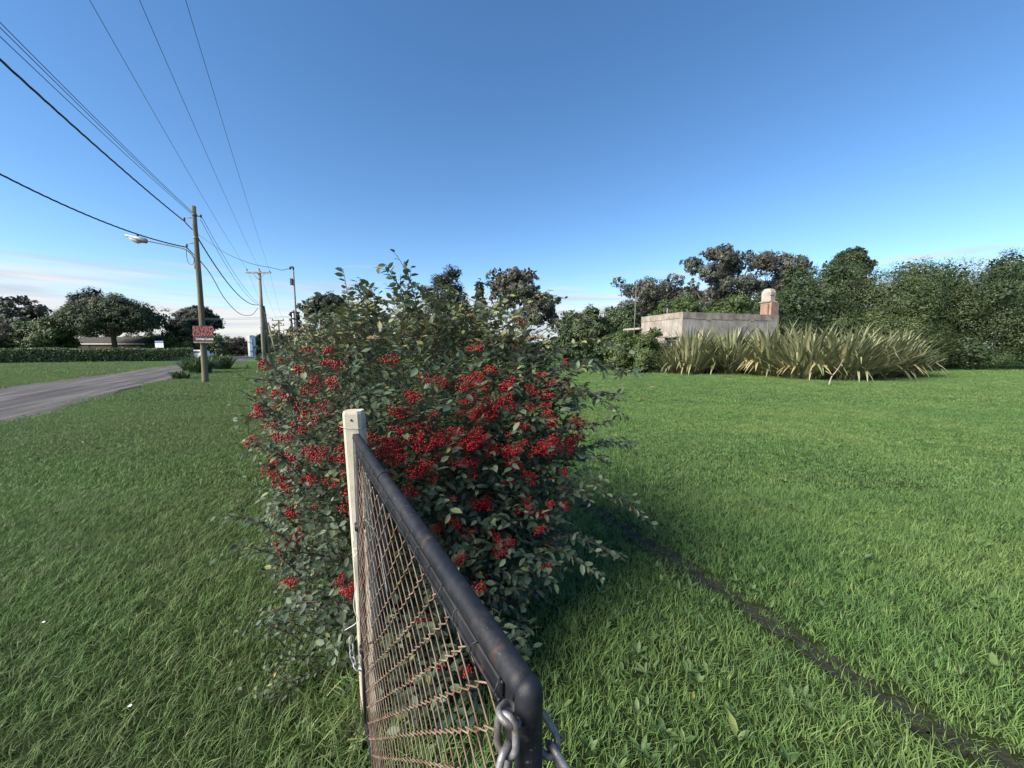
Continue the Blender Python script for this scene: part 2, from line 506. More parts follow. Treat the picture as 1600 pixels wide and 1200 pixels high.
def make_grass():
    bands = [(0.0, 4.5, 430, 0), (4.4, 12.2, 190, 1), (11.8, 26, 52, 2), (25.5, 52, 13, 3)]
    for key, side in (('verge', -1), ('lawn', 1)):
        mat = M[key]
        if side < 0:
            specs = [(16, .05, .035, .10, .0046, 1.25), (22, .085, .03, .075, .0068, 1.15), (26, .18, .03, .065, .013, 1.0), (28, .36, .035, .07, .028, 1.0)]
        else:
            specs = [(16, .05, .035, .092, .0048, 1.2), (22, .085, .028, .066, .0068, 1.1), (26, .18, .028, .058, .013, 1.0), (28, .36, .032, .064, .028, 1.0)]
        srcs, PT, SL, ID = [], [], [], []
        for (r0, r1, dens, lod) in bands:
            n = int(dens * (r1 - r0) * (r1 + r0) / 2 * 2 * 2.1)
            ii = np.arange(n) + 0.5                      # even but irregular cover: no bare holes
            u1 = (ii * 0.7548776662 + rng.normal(0, .25, n) / n) % 1; u2 = (ii * 0.5698402910) % 1
            y = np.sqrt(r0 ** 2 + u1 * (r1 ** 2 - r0 ** 2))
            x = (2 * u2 - 1) * (1.42 * y + 1.3)
            jj = .35 / math.sqrt(dens); x = x + rng.normal(0, jj, n); y = y + rng.normal(0, jj, n)
            if lod == 0: y = y * 1.08 - 0.3
            nn = 0.866 * x + 0.5 * y; s = -0.5 * x + 0.866 * y
            k = (nn + rng.normal(0, 0.12, n) - FENCE_N) * side > 0
            edge = 0.25 * np.sin(s * 0.9) + 0.32 * rng.normal(size=n)
            k &= ~((nn > ROAD_N0 - 0.1 + edge) & (nn < ROAD_N1 + 0.1 + edge))
            k &= np.hypot(x, y) > 0.25
            if side > 0:
                rd = rut_dist(x, y); k &= (rd > 0.17 * rng.uniform(0.1, 1.3, n)) | (rng.uniform(size=n) < .42)
            x, y = x[k], y[k]
            sc = 0.75 + 0.35 * rng.uniform(size=len(x)) + 0.28 * smooth_noise(x, y, 2.2, 3)
            # long uncut grass under the fence and round the bush
            fn = 0.866 * x + 0.5 * y - FENCE_N; fs = -0.5 * x + 0.866 * y
            longg = np.exp(-(fn / 0.22) ** 2) * (fs > 1.3) * (fs < 9)
            sc = sc * (1 + 1.3 * longg * rng.uniform(0.3, 1, len(x)))
            if side > 0:
                sc *= np.clip(0.62 + rut_dist(x, y) * 2.0, 0.62, 1)
            PT.append(np.stack([x, y, np.zeros(len(x))], 1)); SL.append(sc); ID.append(np.full(len(x), lod))
        # one object per side; each band has its own three tufts
        for lod in range(4):
            nb, rad, h0, h1, w, lean = specs[lod]
            ss = [tuft(f'{key}_tuft', nb, rad, h0, h1, w, lean, mat, 3 if lod < 2 else 2) for _ in range(4)]
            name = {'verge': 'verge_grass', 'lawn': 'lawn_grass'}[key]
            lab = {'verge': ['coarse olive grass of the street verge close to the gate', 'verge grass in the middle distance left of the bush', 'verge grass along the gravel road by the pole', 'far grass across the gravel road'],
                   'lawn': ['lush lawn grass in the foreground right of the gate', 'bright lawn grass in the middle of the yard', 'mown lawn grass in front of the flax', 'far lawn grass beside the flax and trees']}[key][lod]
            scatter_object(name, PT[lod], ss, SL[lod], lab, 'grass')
make_grass()

# ------------------------------------------------------------------ gate
GA = Vector((0.0195, 0.415, 0))          # near end of the gate
GB = Vector((-0.651, 1.58, 0))           # hinge end
GD = (GB - GA).normalized(); GLEN = (GB - GA).length
GN = Vector((GD.y, -GD.x, 0))            # towards the yard
GTOP = 1.382; GBOT = 0.075; PR = 0.0168

def black_paint():
    m, nt, b, _ = new_mat('black_gate_paint')
    p = wpos(nt)
    f = noise(nt, 45, 5, 0.7, vec=p); f2 = noise(nt, 9, 4, 0.6, vec=p)
    c = ramp(nt, [(0.3, (0.004, 0.005, 0.008)), (0.6, (0.010, 0.012, 0.018)), (0.85, (0.028, 0.029, 0.034))], f2)
    chips = ramp(nt, [(0.655, (0, 0, 0)), (0.69, (1, 1, 1))], noise(nt, 120, 3, 0.6, vec=p, stretch=(1, 1, 1)))
    scr = ramp(nt, [(0.62, (0, 0, 0)), (0.70, (0.3,) * 3)], f)
    c = mixc(nt, scr, c, (0.12, 0.12, 0.125))
    grime = ramp(nt, [(0.50, (0, 0, 0)), (0.72, (0.5,) * 3)], noise(nt, 28, 6, 0.75, vec=p))
    c = mixc(nt, grime, c, (0.045, 0.040, 0.034))
    patch = ramp(nt, [(0.52, (0, 0, 0)), (0.64, (0.8,) * 3)], noise(nt, 7, 3, 0.5, vec=p))
    c = mixc(nt, mixc(nt, 1.0, chips, patch, 'MULTIPLY'), c, (0.26, 0.26, 0.27))
    rust = ramp(nt, [(0.60, (0, 0, 0)), (0.70, (0.8,) * 3)], noise(nt, 16, 4, 0.7, vec=p))
    c = mixc(nt, rust, c, (0.07, 0.035, 0.018))
    nt.links.new(c, b.inputs['Base Color'])
    nt.links.new(ramp(nt, [(0.3, (0.46,) * 3), (0.7, (0.74,) * 3)], f2), b.inputs['Roughness'])
    b.inputs['Specular IOR Level'].default_value = 0.42
    bump(nt, b, f, 0.5, 0.002)
    return m
M['gate_paint'] = black_paint()
M['rusty_wire'] = surf('rusty_wire', (0.13, 0.075, 0.048), (0.30, 0.225, 0.17), 18, 0.7, metal=0.15)
M['chip'] = surf('worn_metal', (0.10, 0.10, 0.11), (0.28, 0.28, 0.29), 40, 0.45, metal=0.4)

gate = empty('gate', GA, 0, 'black tubular steel gate with rusty chain link mesh in front of the berry bush', 'gate')
def gp(a, z, off=0.0):
    p = GA + GD * a + GN * off; return Vector((p.x, p.y, z - 0.0325 * (1 - a / GLEN)))

b = MB(); b.tube([gp(0.004, GTOP), gp(0.02, GTOP + 0.0005), gp(GLEN * .33, GTOP), gp(GLEN * .66, GTOP - .001), gp(GLEN - 0.005, GTOP)], PR, 24)
rail = b.build('top_rail', M['gate_paint'], gate)
b = MB(); b.tube([gp(0.80, GTOP), gp(0.812, GTOP)], PR + 0.0022, 24); b.build('collar', M['gate_paint'], rail)
# near stile: rounded elbow at the top
b = MB()
pts = [gp(0, GBOT)] + [gp(0, z) for z in np.linspace(0.3, GTOP - 0.02, 5)] + [gp(0.0, GTOP + 0.004), gp(0.002, GTOP + 0.0115), gp(0.005, GTOP + 0.0155)]
b.tube(pts, [PR] * 6 + [PR, PR * 0.82, PR * 0.35], 24); b.build('stile', M['gate_paint'], gate)
b = MB(); b.tube([gp(GLEN, GBOT - .02), gp(GLEN, GTOP + 0.012)], 0.0145, 14); b.build('stile', M['gate_paint'], gate)
b = MB(); b.box(gp(GLEN - 0.045, (GBOT + GTOP) / 2 - .02), (0.012, 0.03, GTOP - GBOT - 0.06), Matrix((GN, GD, Vector((0, 0, 1)))).transposed()); b.build('flat_bar', M['gate_paint'], gate)
b = MB(); b.tube([gp(0.0, GBOT), gp(GLEN, GBOT)], PR * .9, 16); b.build('bottom_rail', M['gate_paint'], gate)
# thin angle bar that carries the mesh just under the top rail
b = MB()
rotg = Matrix((GN, GD, Vector((0, 0, 1)))).transposed()
tilt_ = Matrix.Rotation(math.atan(0.0325 / GLEN), 3, GN)
b.box(gp(GLEN / 2, GTOP - 0.036, -0.007), (0.006, GLEN - 0.10, 0.022), tilt_ @ rotg, 0.002)
b.box(gp(GLEN / 2, GTOP - 0.0500, -0.009), (0.010, GLEN - 0.10, 0.005), tilt_ @ rotg, 0.0012)
b.build('mesh_bar', M['gate_paint'], gate)
# corner gusset near end
b = MB()
b.add([gp(0.03, GTOP - .02, -.004), gp(0.13, GTOP - .028, -.004), gp(0.03, GTOP - .12, -.004), gp(0.03, GTOP - .02, .002), gp(0.13, GTOP - .028, .002), gp(0.03, GTOP - .12, .002)],
      [(0, 1, 2), (5, 4, 3), (0, 3, 4, 1), (1, 4, 5, 2), (2, 5, 3, 0)])
b.build('gusset', M['gate_paint'], gate)
# chain link: every woven wire is its own part
wd = 0.072; half = wd / 2; WR = 0.0014
z_hi, z_lo = GTOP - 0.056, GBOT + 0.018
nseg = int((z_hi - z_lo) / half)
ncol = int((GLEN - 0.13) / half)
a0 = 0.055
for i in range(ncol):
    pts = []
    ph = random.uniform(0, 6)
    for m_ in range(nseg + 1):
        side = (m_ + i) % 2                       # 0: on the far column of this wire, 1: near
        a = a0 + (i + (1 - side)) * half
        over = WR * 1.3 * (1 if side == 0 else -1)
        z = z_hi - m_ * half
        sag = 0.006 * math.sin(z * 5 + i * .22) + 0.010 * math.sin(i * 0.17) * (1 - abs(z - 0.7))
        off = -0.012 + sag
        d = WR * 1.05
        s1 = -1 if (side == 0) else 1
        jz = random.uniform(-.0012, .0012)
        pts.append(gp(a + over, z + 0.0034 + jz, off + d * s1))
        pts.append(gp(a + over, z - 0.0034 + jz, off - d * s1))
    b = MB(); b.tube(pts, WR, 6); b.build('mesh_wire', M['rusty_wire'], gate)
for i in range(0, ncol, 2):                        # wire ties from mesh to bar
    a = a0 + i * half + (half if False else 0)
    b = MB()
    c = gp(a, GTOP - 0.042, -0.009)
    ring = [c + GN * (0.0095 * math.cos(t)) + Vector((0, 0, 0.019 * math.sin(t))) + GD * 0.004 * math.sin(2 * t + i) for t in np.linspace(0, 2 * math.pi, 13)[:-1]]
    b.tube(ring, 0.0011, 5, closed=True); b.build('tie_wire', M['cable'], gate)

# hinge collars on the far stile belong to the gate
for z in (0.98, 0.42):
    b = MB(); b.tube([gp(GLEN, z), gp(GLEN, z + 0.03)], 0.021, 14); b.build('hinge', M['gate_paint'], gate)

# ------------------------------------------------------------------ concrete post, wooden post, wires, chains
def concrete():
    m, nt, b, _ = new_mat('cream_concrete')
    p = wpos(nt)
    f = noise(nt, 5, 6, 0.65, vec=p); fi = noise(nt, 130, 4, 0.7, vec=p)
    c = ramp(nt, [(0.3, (0.30, 0.265, 0.205)), (0.6, (0.52, 0.48, 0.39)), (0.8, (0.60, 0.56, 0.47))], f)
    pits = ramp(nt, [(0.30, (1, 1, 1)), (0.36, (0, 0, 0))], fi)
    c = mixc(nt, pits, c, (0.14, 0.11, 0.08))
    alg = ramp(nt, [(0.55, (0, 0, 0)), (0.75, (0.35,) * 3)], noise(nt, 12, 4, vec=p, stretch=(1, 1, .3)))
    c = mixc(nt, alg, c, (0.20, 0.19, 0.12))
    nt.links.new(c, b.inputs['Base Color']); b.inputs['Roughness'].default_value = 0.92; b.inputs['Specular IOR Level'].default_value = 0.2
    bump(nt, b, fi, 0.35, 0.003)
    return m
M['concrete'] = concrete()
PB = Vector((-0.668, 1.690, 0))
PH = 1.478
cpost = empty('concrete_post', PB, 0, 'cream concrete gate post with chamfered corners at the hinge end of the gate', 'post')
b = MB()
ca, sa = math.cos(R(4)), math.sin(R(4))
rings = []
for z, sc, lean in ((-.05, 1.08, 0), (0.6, 1.02, 0.004), (1.1, 1.0, 0.0), (PH - 0.012, 0.98, -0.006), (PH, 0.90, -0.006)):
    h, c = 0.041 * sc, 0.013
    ring = [(-h + c, -h), (h - c, -h), (h, -h + c), (h, h - c), (h - c, h), (-h + c, h), (-h, h - c), (-h, -h + c)]
    rings.append([PB + Vector((x * ca - y * sa + lean - 0.03 * (z / PH), x * sa + y * ca, z)) for x, y in ring])
vs = [p for r_ in rings for p in r_]
fs = [tuple(range(32, 40))]
for r_ in range(4):
    for i in range(8):
        j = (i + 1) % 8; fs.append((r_ * 8 + i, r_ * 8 + j, r_ * 8 + 8 + j, r_ * 8 + 8 + i))
b.add(vs, fs); b.build('shaft', M['concrete'], cpost)
b = MB(); q = PB + Vector((-0.03 * .97 - 0.002, -0.0412, 1.440)); b.tube([q + Vector((0, 0.004, 0)), q + Vector((0, -0.0012, 0))], 0.0052, 10); b.build('bolt_hole', M['cable'], cpost)

WP = Vector((-0.668, 1.795, 0))
b = MB()
pts = [WP + Vector((0.010 * math.sin(z * 2.1), 0.008 * math.cos(z * 1.7), z)) for z in np.linspace(-.05, 1.13, 10)]
b.tube(pts, [0.050 + 0.004 * math.sin(i * 1.9) for i in range(10)], 12)
wp = b.build('wooden_post', M['grey_wood'], None)
tag(wp, 'weathered grey wooden post behind the chain link mesh', 'post')

def wire_thing(name, pts, r, mat, label, cat='wire', sides=6, group=None, kind=None):
    b = MB(); b.tube(pts, r, sides); o = b.build(name, mat); tag(o, label, cat, group, kind); return o

# wire loop round the post top
cx = PB + Vector((-0.03, 0, 0))
lp = []
for t in np.linspace(0, 2 * math.pi, 25)[:-1]:
    ex = 0.047 if math.cos(t) > -.2 else 0.068
    lp.append(cx + Vector((ex * math.cos(t), 0.0485 * math.sin(t), 1.405 + 0.004 * math.sin(t * 2))))
b = MB(); b.tube(lp, 0.0016, 6, closed=True); o = b.build('wire_loop', M['galv']); tag(o, 'thin wire loop tied round the top of the cream concrete post', 'wire')
# loose white wire hooked over the gate stile and hanging on the post
base = PB + Vector((0.012, -0.062, 0))
loose = bez([base + Vector((.115, -.05, .70)), base + Vector((.10, -.05, .80)), base + Vector((.085, -.05, .92)), base + Vector((.052, -.05, 1.0)), base + Vector((.015, -.045, 1.025)), base + Vector((-.022, -.025, .985)), base + Vector((-.035, -.012, .93)),
             base + Vector((-.046, -.006, .88)), base + Vector((-.022, -.006, .865)), base + Vector((-.045, -.004, .82)), base + Vector((-.04, -.006, .72)), base + Vector((-.052, -.006, .60)), base + Vector((-.04, -.006, .53)), base + Vector((-.095, -.01, .49))], 6)
wire_thing('loose_wire', loose, 0.0019, M['white_paint'], 'loose pale wire hooked over the gate stile and dangling beside the post')

def link_pts(L, Wd, n=20):
    out = []
    r = Wd / 2; st = L / 2 - r
    for k in range(n):
        t = 2 * math.pi * k / n
        out.append(Vector((r * math.cos(t), 0, r * math.sin(t) + (st if math.sin(t) >= 0 else -st))))
    return out
def make_chain(name, path, L, Wd, wr, mat, label, twist0=0.0, sides=10):
    """links along a polyline; each link is a part"""
    path = [Vector(p) for p in path]
    pitch = L - 2 * wr * 0.92 - wr * 0.25
    cum = [0]
    for i in range(1, len(path)): cum.append(cum[-1] + (path[i] - path[i - 1]).length)
    def at(d):
        for i in range(1, len(path)):
            if d <= cum[i]:
                t = (d - cum[i - 1]) / (cum[i] - cum[i - 1]); return path[i - 1].lerp(path[i], t)
        return path[-1]
    n = int(cum[-1] / pitch)
    root = empty(name, path[-1], 0, label, 'chain')
    for k in range(n):
        a, c = at(k * pitch), at((k + 1) * pitch)
        d = (c - a).normalized(); mid = (a + c) / 2
        ref = Vector((0, 1, 0)) if abs(d.y) < .9 else Vector((1, 0, 0))
        x = (ref - d * ref.dot(d)).normalized()
        ang = twist0 + (k % 2) * math.pi / 2 + random.uniform(-.12, .12)
        y = d.cross(x)
        x2 = x * math.cos(ang) + y * math.sin(ang); y2 = d.cross(x2)
        b = MB(); b.tube([mid + x2 * q.x + d * q.z + y2 * q.y for q in link_pts(L, Wd)], wr, sides, closed=True)
        b.build('chain_link', mat, root)
    return root
M['chain'] = surf('chain_galv', (0.10, 0.085, 0.075), (0.27, 0.27, 0.28), 38, 0.5, 160, 0.5, 0.002, metal=0.45)
c0 = GA
left = bez([P(802, 1108, 0.418), P(792, 1118, 0.396), P(793, 1150, 0.390), P(790, 1185, 0.385), P(782, 1225, 0.38), P(772, 1290, .375), P(765, 1400, .37)], 8)
make_chain('chain', left, 0.040, 0.0235, 0.0042, M['chain'], 'heavy galvanised chain strand hanging on the mesh side of the near gate corner', 0.5, 12)
right = bez([P(836, 1122, 0.440), P(848, 1138, 0.436), P(862, 1168, 0.428), P(878, 1196, 0.420), P(898, 1232, .415), P(920, 1290, .41), P(930, 1360, .41)], 8)
make_chain('chain', right, 0.046, 0.026, 0.0044, M['chain'], 'heavy galvanised chain strand slanting down on the lawn side of the near gate corner', 0.9, 12)
sm = PB + Vector((0, -0.06, 0))
make_chain('chain', bez([sm + Vector((-.075, .03, .425)), sm + Vector((-.062, .004, .35)), sm + Vector((-.03, -.012, .305)), sm + Vector((.02, -.02, .30)), sm + Vector((.045, -.015, .36))], 8), 0.036, 0.021, 0.0034, M['galv'], 'short thin chain looped low round the concrete post and hinge stile', 0.4, 8)

# ------------------------------------------------------------------ leaves in bulk
LEAF_V = np.array([(0, 0, 0), (-.44, .28, .07), (.44, .28, .07), (-.42, .66, .05), (.42, .66, .05), (0, 1, -.06), (0, .28, 0), (0, .66, -.02)], float)
LEAF_F = np.array([(0, 6, 1), (0, 2, 6), (1, 6, 7), (1, 7, 3), (6, 2, 4), (6, 4, 7), (3, 7, 5), (7, 4, 5)])
CARD_V = np.array([(0, 0, 0), (-.5, .5, .06), (.5, .5, .06), (0, 1, 0)], float)
CARD_F = np.array([(0, 2, 1), (1, 2, 3)])

def unit(a):
    return a / np.maximum(np.linalg.norm(a, axis=1, keepdims=True), 1e-9)
def frames(d, nrm):
    d = unit(d); x = unit(np.cross(d, nrm)); z = np.cross(x, d)
    return x, d, z
def leaf_batch(pos, d, nrm, L, Wd, tv, tf):
    x, y, z = frames(d, nrm)
    n, k = len(pos), len(tv)
    V = pos[:, None, :] + x[:, None, :] * (tv[None, :, 0, None] * Wd[:, None, None]) + y[:, None, :] * (tv[None, :, 1, None] * L[:, None, None]) + z[:, None, :] * (tv[None, :, 2, None] * L[:, None, None])
    F = tf[None] + (np.arange(n) * k)[:, None, None]
    return V.reshape(-1, 3), F.reshape(-1, tf.shape[1])
def leaf_mesh(name, pos, d, nrm, L, Wd, mat, tint, tv=LEAF_V, tf=LEAF_F, smooth=True):
    V, F = leaf_batch(np.asarray(pos, float), np.asarray(d, float), np.asarray(nrm, float), np.asarray(L, float), np.asarray(Wd, float), tv, tf)
    return np_mesh(name, V, F, mat, smooth=smooth, tint=np.repeat(tint, len(tf)))

POST = np.array([-0.66, 1.66, 0.0])
ES = np.array([-0.5, 0.8660254, 0]); EN = np.array([0.8660254, 0.5, 0]); EZ = np.array([0, 0, 1.0])
def Bp(s, n, z): return POST + ES * s + EN * n + EZ * z
BM = np.stack([ES, EN, EZ])          # rows: local axes in world

def inside(pt, blobs, skip=-1):
    best = 9
    for i, (c, r_) in enumerate(blobs):
        if i == skip: continue
        q = (pt - c) / r_
        best = min(best, float(q @ q) ** 0.5)
    return best

def blob_surface(blobs, n, rmin, rmax, cull=0.86, zmin=0.06):
    """points (local s,n,z) near the surface of a union of ellipsoids, with outward directions"""
    areas = np.array([r_[0] * r_[1] + r_[1] * r_[2] + r_[0] * r_[2] for _, r_ in blobs]); areas /= areas.sum()
    out = []
    while len(out) < n:
        i = rng.choice(len(blobs), p=areas); c, r_ = blobs[i]
        d = rng.normal(size=3); d /= np.linalg.norm(d)
        p = c + d * r_ * rng.uniform(rmin, rmax)
        if p[2] < zmin or inside(p, blobs, i) < cull: continue
        g = d / r_; g /= np.linalg.norm(g)
        out.append((p, g))
    return out

def grow_twigs(anchors, length, droop, up, leaves_per_m, leaf_len, mb, jit=0.5, size_taper=0.35):
    """short leafy twigs; returns leaf arrays (pos, dir, nrm, len)"""
    LP, LD, LN, LL = [], [], [], []
    for (p, g) in anchors:
        L = rng.uniform(*length)
        ax = g * 1.0 + np.array([0, 0, up]) + rng.normal(0, jit, 3); ax /= np.linalg.norm(ax)
        base = p - ax * L * 0.55
        n = 5; pts = []; cur = base.copy(); d = ax.copy()
        for k in range(n):
            pts.append(cur.copy()); cur = cur + d * L / (n - 1)
            d = d + np.array([0, 0, -droop]) / n + rng.normal(0, 0.08, 3); d /= np.linalg.norm(d)
        P_ = np.array(pts); W_ = POST + P_ @ BM
        mb.tube([tuple(q) for q in W_], [0.0026 - 0.0004 * k for k in range(n)], 3, caps=False)
        nl = max(4, int(L * leaves_per_m)); sd0 = rng.uniform(0, 6.28)
        for k in range(nl):
            t = (k + 0.6) / nl; f = t * (n - 1); i = min(int(f), n - 2)
            q = P_[i] + (P_[i + 1] - P_[i]) * (f - i); a = P_[i + 1] - P_[i]; a = a / np.linalg.norm(a)
            sdv = np.cross(a, EZ); nn = np.linalg.norm(sdv); sdv = sdv / nn if nn > 1e-3 else np.array([1.0, 0, 0])
            upv = np.cross(sdv, a)
            an = (math.pi if k % 2 else 0) + rng.normal(0, 0.55)
            side = sdv * math.cos(an) + upv * math.sin(an)
            dv = a * rng.uniform(0.35, 0.9) + side * 0.9 + np.array([0, 0, -0.12])
            nv = upv * 0.9 + g * 0.5 + np.array([0, 0, 0.35]) + rng.normal(0, 0.35, 3)
            LP.append(q); LD.append(dv); LN.append(nv); LL.append(rng.uniform(*leaf_len) * (1 - size_taper * t * rng.uniform()))
    T = lambda A: np.array(A) @ BM
    return POST + T(LP), T(LD), T(LN), np.array(LL)

# ------------------------------------------------------------------ the berry bush
M['bush_leaf'] = leaf_mat('cotoneaster_leaf', [(0.0, (0.032, 0.054, 0.036)), (0.45, (0.072, 0.112, 0.070)), (0.80, (0.120, 0.165, 0.098)), (0.90, (0.17, 0.20, 0.075)), (0.972, (0.26, 0.24, 0.07)), (0.985, (0.35, 0.045, 0.028)), (1.0, (0.42, 0.05, 0.03))],
                          rough=0.52, spec=0.28, trans=0.14, under=((0.17, 0.19, 0.13), 0.55))
M['berry'] = surf('berry', (0.17, 0.002, 0.007), (0.34, 0.005, 0.012), 60, 0.32, spec=0.35)
M['berry_stem'] = surf('berry_stem', (0.10, 0.03, 0.025), (0.20, 0.07, 0.05), 40, 0.7)
M['dry_flower'] = surf('dry_flower', (0.20, 0.13, 0.07), (0.40, 0.28, 0.17), 60, 0.9)

bush = empty('berry_bush', Bp(0.8, 0.35, 0), 0, 'large cotoneaster bush full of red berry clusters behind the gate', 'bush')
BL = [(np.array(c, float), np.array(r_, float)) for c, r_ in [
    ((1.05, .38, 1.22), (.95, .84, .86)), ((.62, .78, .98), (.52, .50, .72)), ((.66, .80, .50), (.50, .38, .50)),
    ((.72, .02, .78), (.58, .37, .74)), ((1.7, .06, 1.18), (1.1, .36, .80)), ((2.1, .5, 1.38), (.9, .75, .72)),
    ((.30, .42, .40), (.42, .52, .42)), ((.42, .35, 1.05), (.34, .50, .50)),
    ((.48, 1.02, 1.22), (.44, .46, .66)), ((.95, 1.0, 1.42), (.66, .62, .66)), ((.40, .90, .62), (.42, .38, .50)), ((.06, .42, .22), (.32, .40, .28))]]
tw = MB()
A1 = blob_surface(BL, 3000, 0.80, 1.05)
lp1 = grow_twigs(A1, (.16, .36), 0.55, 0.35, 36, (.032, .080), tw)
A2 = blob_surface(BL, 1300, 0.45, 0.82, cull=0.42)
lp2 = grow_twigs(A2, (.16, .3), 0.4, 0.3, 34, (.04, .064), tw)
A4 = []
while len(A4) < 900:
    c, r_ = BL[int(rng.integers(0, len(BL)))]; d_ = rng.normal(size=3); d_ /= np.linalg.norm(d_); p_ = c + d_ * r_ * rng.uniform(.15, .75)
    if p_[2] > .25: A4.append((p_, d_))
lp4 = grow_twigs(A4, (.16, .3), 0.4, 0.3, 34, (.045, .075), tw)
# low sprawling skirt through the fence on the street side
A3 = []
for _ in range(230):
    s_ = rng.uniform(.3, 2.4); A3.append((np.array([s_, rng.uniform(-.42, -.1), abs(rng.normal(.12, .2)) + .05]), unit(np.array([[rng.normal(0, .3), -1, .35]]))[0]))
lp3 = grow_twigs(A3, (.16, .36), 0.3, 0.5, 36, (.03, .055), tw)
def uz(p): return p
LPs = [np.concatenate([a, b_, c, d]) for a, b_, c, d in zip(lp1, lp2, lp3, lp4)]

# long shoots: (start, end) as the photograph shows them, at their own depth
shoot_spec = [((545, 540, 2.5), (536, 420, 2.45)), ((590, 520, 2.6), (578, 445, 2.55)), ((640, 500, 2.3), (602, 412, 2.2)), ((655, 500, 2.3), (632, 408, 2.25)),
    ((690, 490, 2.5), (640, 440, 2.5)), ((600, 530, 2.6), (560, 450, 2.7)), ((500, 560, 2.9), (478, 470, 2.9)), ((760, 500, 2.6), (815, 448, 2.7)), ((800, 510, 2.6), (868, 462, 2.7)),
    ((850, 560, 2.5), (985, 548, 2.6)), ((860, 600, 2.4), (992, 585, 2.4)), ((850, 590, 2.5), (965, 575, 2.7)), ((840, 610, 2.3), (982, 652, 2.2)), ((840, 630, 2.4), (975, 615, 2.3)),
    ((850, 680, 2.3), (965, 655, 2.3)), ((860, 720, 2.4), (992, 690, 2.5)), ((870, 760, 2.3), (1008, 806, 2.3)), ((870, 830, 2.3), (975, 868, 2.2)), ((860, 790, 2.3), (945, 748, 2.3)),
    ((850, 850, 2.2), (940, 905, 2.1)), ((840, 520, 2.6), (935, 500, 2.7)), ((870, 700, 2.4), (950, 720, 2.3)),
    ((470, 640, 2.0), (392, 548, 1.9)), ((470, 650, 1.95), (400, 592, 1.8)), ((480, 760, 1.8), (398, 690, 1.75)), ((470, 860, 1.75), (372, 800, 1.75)), ((470, 900, 1.7), (368, 850, 1.65)),
    ((480, 700, 1.9), (405, 620, 1.95)), ((500, 940, 1.6), (420, 960, 1.55)), ((720, 470, 2.7), (700, 445, 2.7)), ((450, 560, 3.2), (428, 505, 3.2))]
SP, SD, SN_, SL_ = [], [], [], []
for (a, e) in shoot_spec:
    A_, E_ = np.array(P(*a)), np.array(P(*e))
    L = np.linalg.norm(E_ - A_); bow = rng.normal(0, .05, 3) * L + np.array([0, 0, .10 * L if abs(E_[2] - A_[2]) < .25 else 0])
    pts = bez([A_, A_ * .5 + E_ * .5 + bow, E_], 7)
    tw.tube(pts, [0.0042 - 0.0028 * k / (len(pts) - 1) for k in range(len(pts))], 4)
    Q = np.array([tuple(p) for p in pts]); nl = int(L / 0.019)
    for k in range(nl):
        t = .12 + .88 * (k + .5) / nl; f = t * (len(Q) - 1); i = min(int(f), len(Q) - 2)
        q = Q[i] + (Q[i + 1] - Q[i]) * (f - i); ax = Q[i + 1] - Q[i]; ax /= np.linalg.norm(ax)
        sdv = np.cross(ax, EZ + rng.normal(0, .2, 3)); sdv /= np.linalg.norm(sdv); upv = np.cross(sdv, ax)
        an = (math.pi if k % 2 else 0) + rng.normal(0, .7)
        side = sdv * math.cos(an) + upv * math.sin(an)
        SP.append(q); SD.append(ax * rng.uniform(.3, .9) + side + np.array([0, 0, -.35])); SN_.append(upv + rng.normal(0, .4, 3) + np.array([0, 0, .3]))
        SL_.append(rng.uniform(.044, .070) * (1 - .5 * max(0, t - .6)))
    if abs(E_[2] - A_[2]) < .4:                      # side twigs on the spreading branches
        an_ = []
        for t in np.linspace(.25, .9, max(4, int(L / .07))):
            i = min(int(t * (len(Q) - 1)), len(Q) - 2); ax = Q[i + 1] - Q[i]; ax = ax / np.linalg.norm(ax)
            g_ = ax + np.cross(ax, EZ) * rng.choice([-.8, .8]) + rng.normal(0, .3, 3); g_ = g_ / np.linalg.norm(g_)
            an_.append(((Q[i] - POST) @ BM.T + (g_ @ BM.T) * .05, g_ @ BM.T))
        q4 = grow_twigs(an_, (.09, .2), .5, .1, 44, (.036, .060), tw, jit=.3)
        for dst, srcv in zip((SP, SD, SN_, SL_), q4): dst.extend(list(srcv))
LPs = [np.concatenate([a, np.array(b_)]) for a, b_ in zip(LPs, (SP, SD, SN_, SL_))]
pos, dr, nm, ln = LPs
keep = (pos[:, 2] > 0.02)
# keep the gate leaf and both posts clear of foliage
rel = pos - np.array(GB); along = rel @ np.array(GD); off = rel @ np.array(GN)
keep &= ~((along < 0.0) & (np.abs(off) < .06) & (along > -1.5))
ptop = pos - np.array([PB.x - .015, PB.y, 0])
ray = pos - np.array([0, 0, EYE])
front_of_post = (np.abs(ptop[:, 0] + 0.0) < .075) & (ptop[:, 1] < .06) & (pos[:, 2] < 1.47)
keep &= ~front_of_post
# nothing on the camera side of the post plane except the street-side skirt
keep &= ~(((along < -0.36) & (off > -0.04)) | ((along < -.02) & (off <= .0)))
keep &= ~(np.linalg.norm(ray, axis=1) < 1.25)
pos, dr, nm, ln = pos[keep], dr[keep], nm[keep], ln[keep]
nl = len(pos)
street = (pos - POST) @ EN < .05
ln = np.where(street, ln * .78, ln)
tint = np.clip(rng.beta(1.5, 2.0, nl) + 0.10 * (pos[:, 2] - 1.2), 0, .88)
top = (pos[:, 2] > 1.75) & (rng.uniform(size=nl) < .30); tint[top] = rng.uniform(.84, .965, top.sum())  # leaf colour turns paler and yellower upward, imitating a lit top
rare = rng.uniform(size=nl) < .03; tint[rare] = rng.uniform(.90, .965, rare.sum())
red = rng.uniform(size=nl) < .0016; tint[red] = .995
wid = ln * rng.uniform(.46, .60, nl)
dist = np.linalg.norm(pos - np.array([0, 0, EYE]), axis=1)
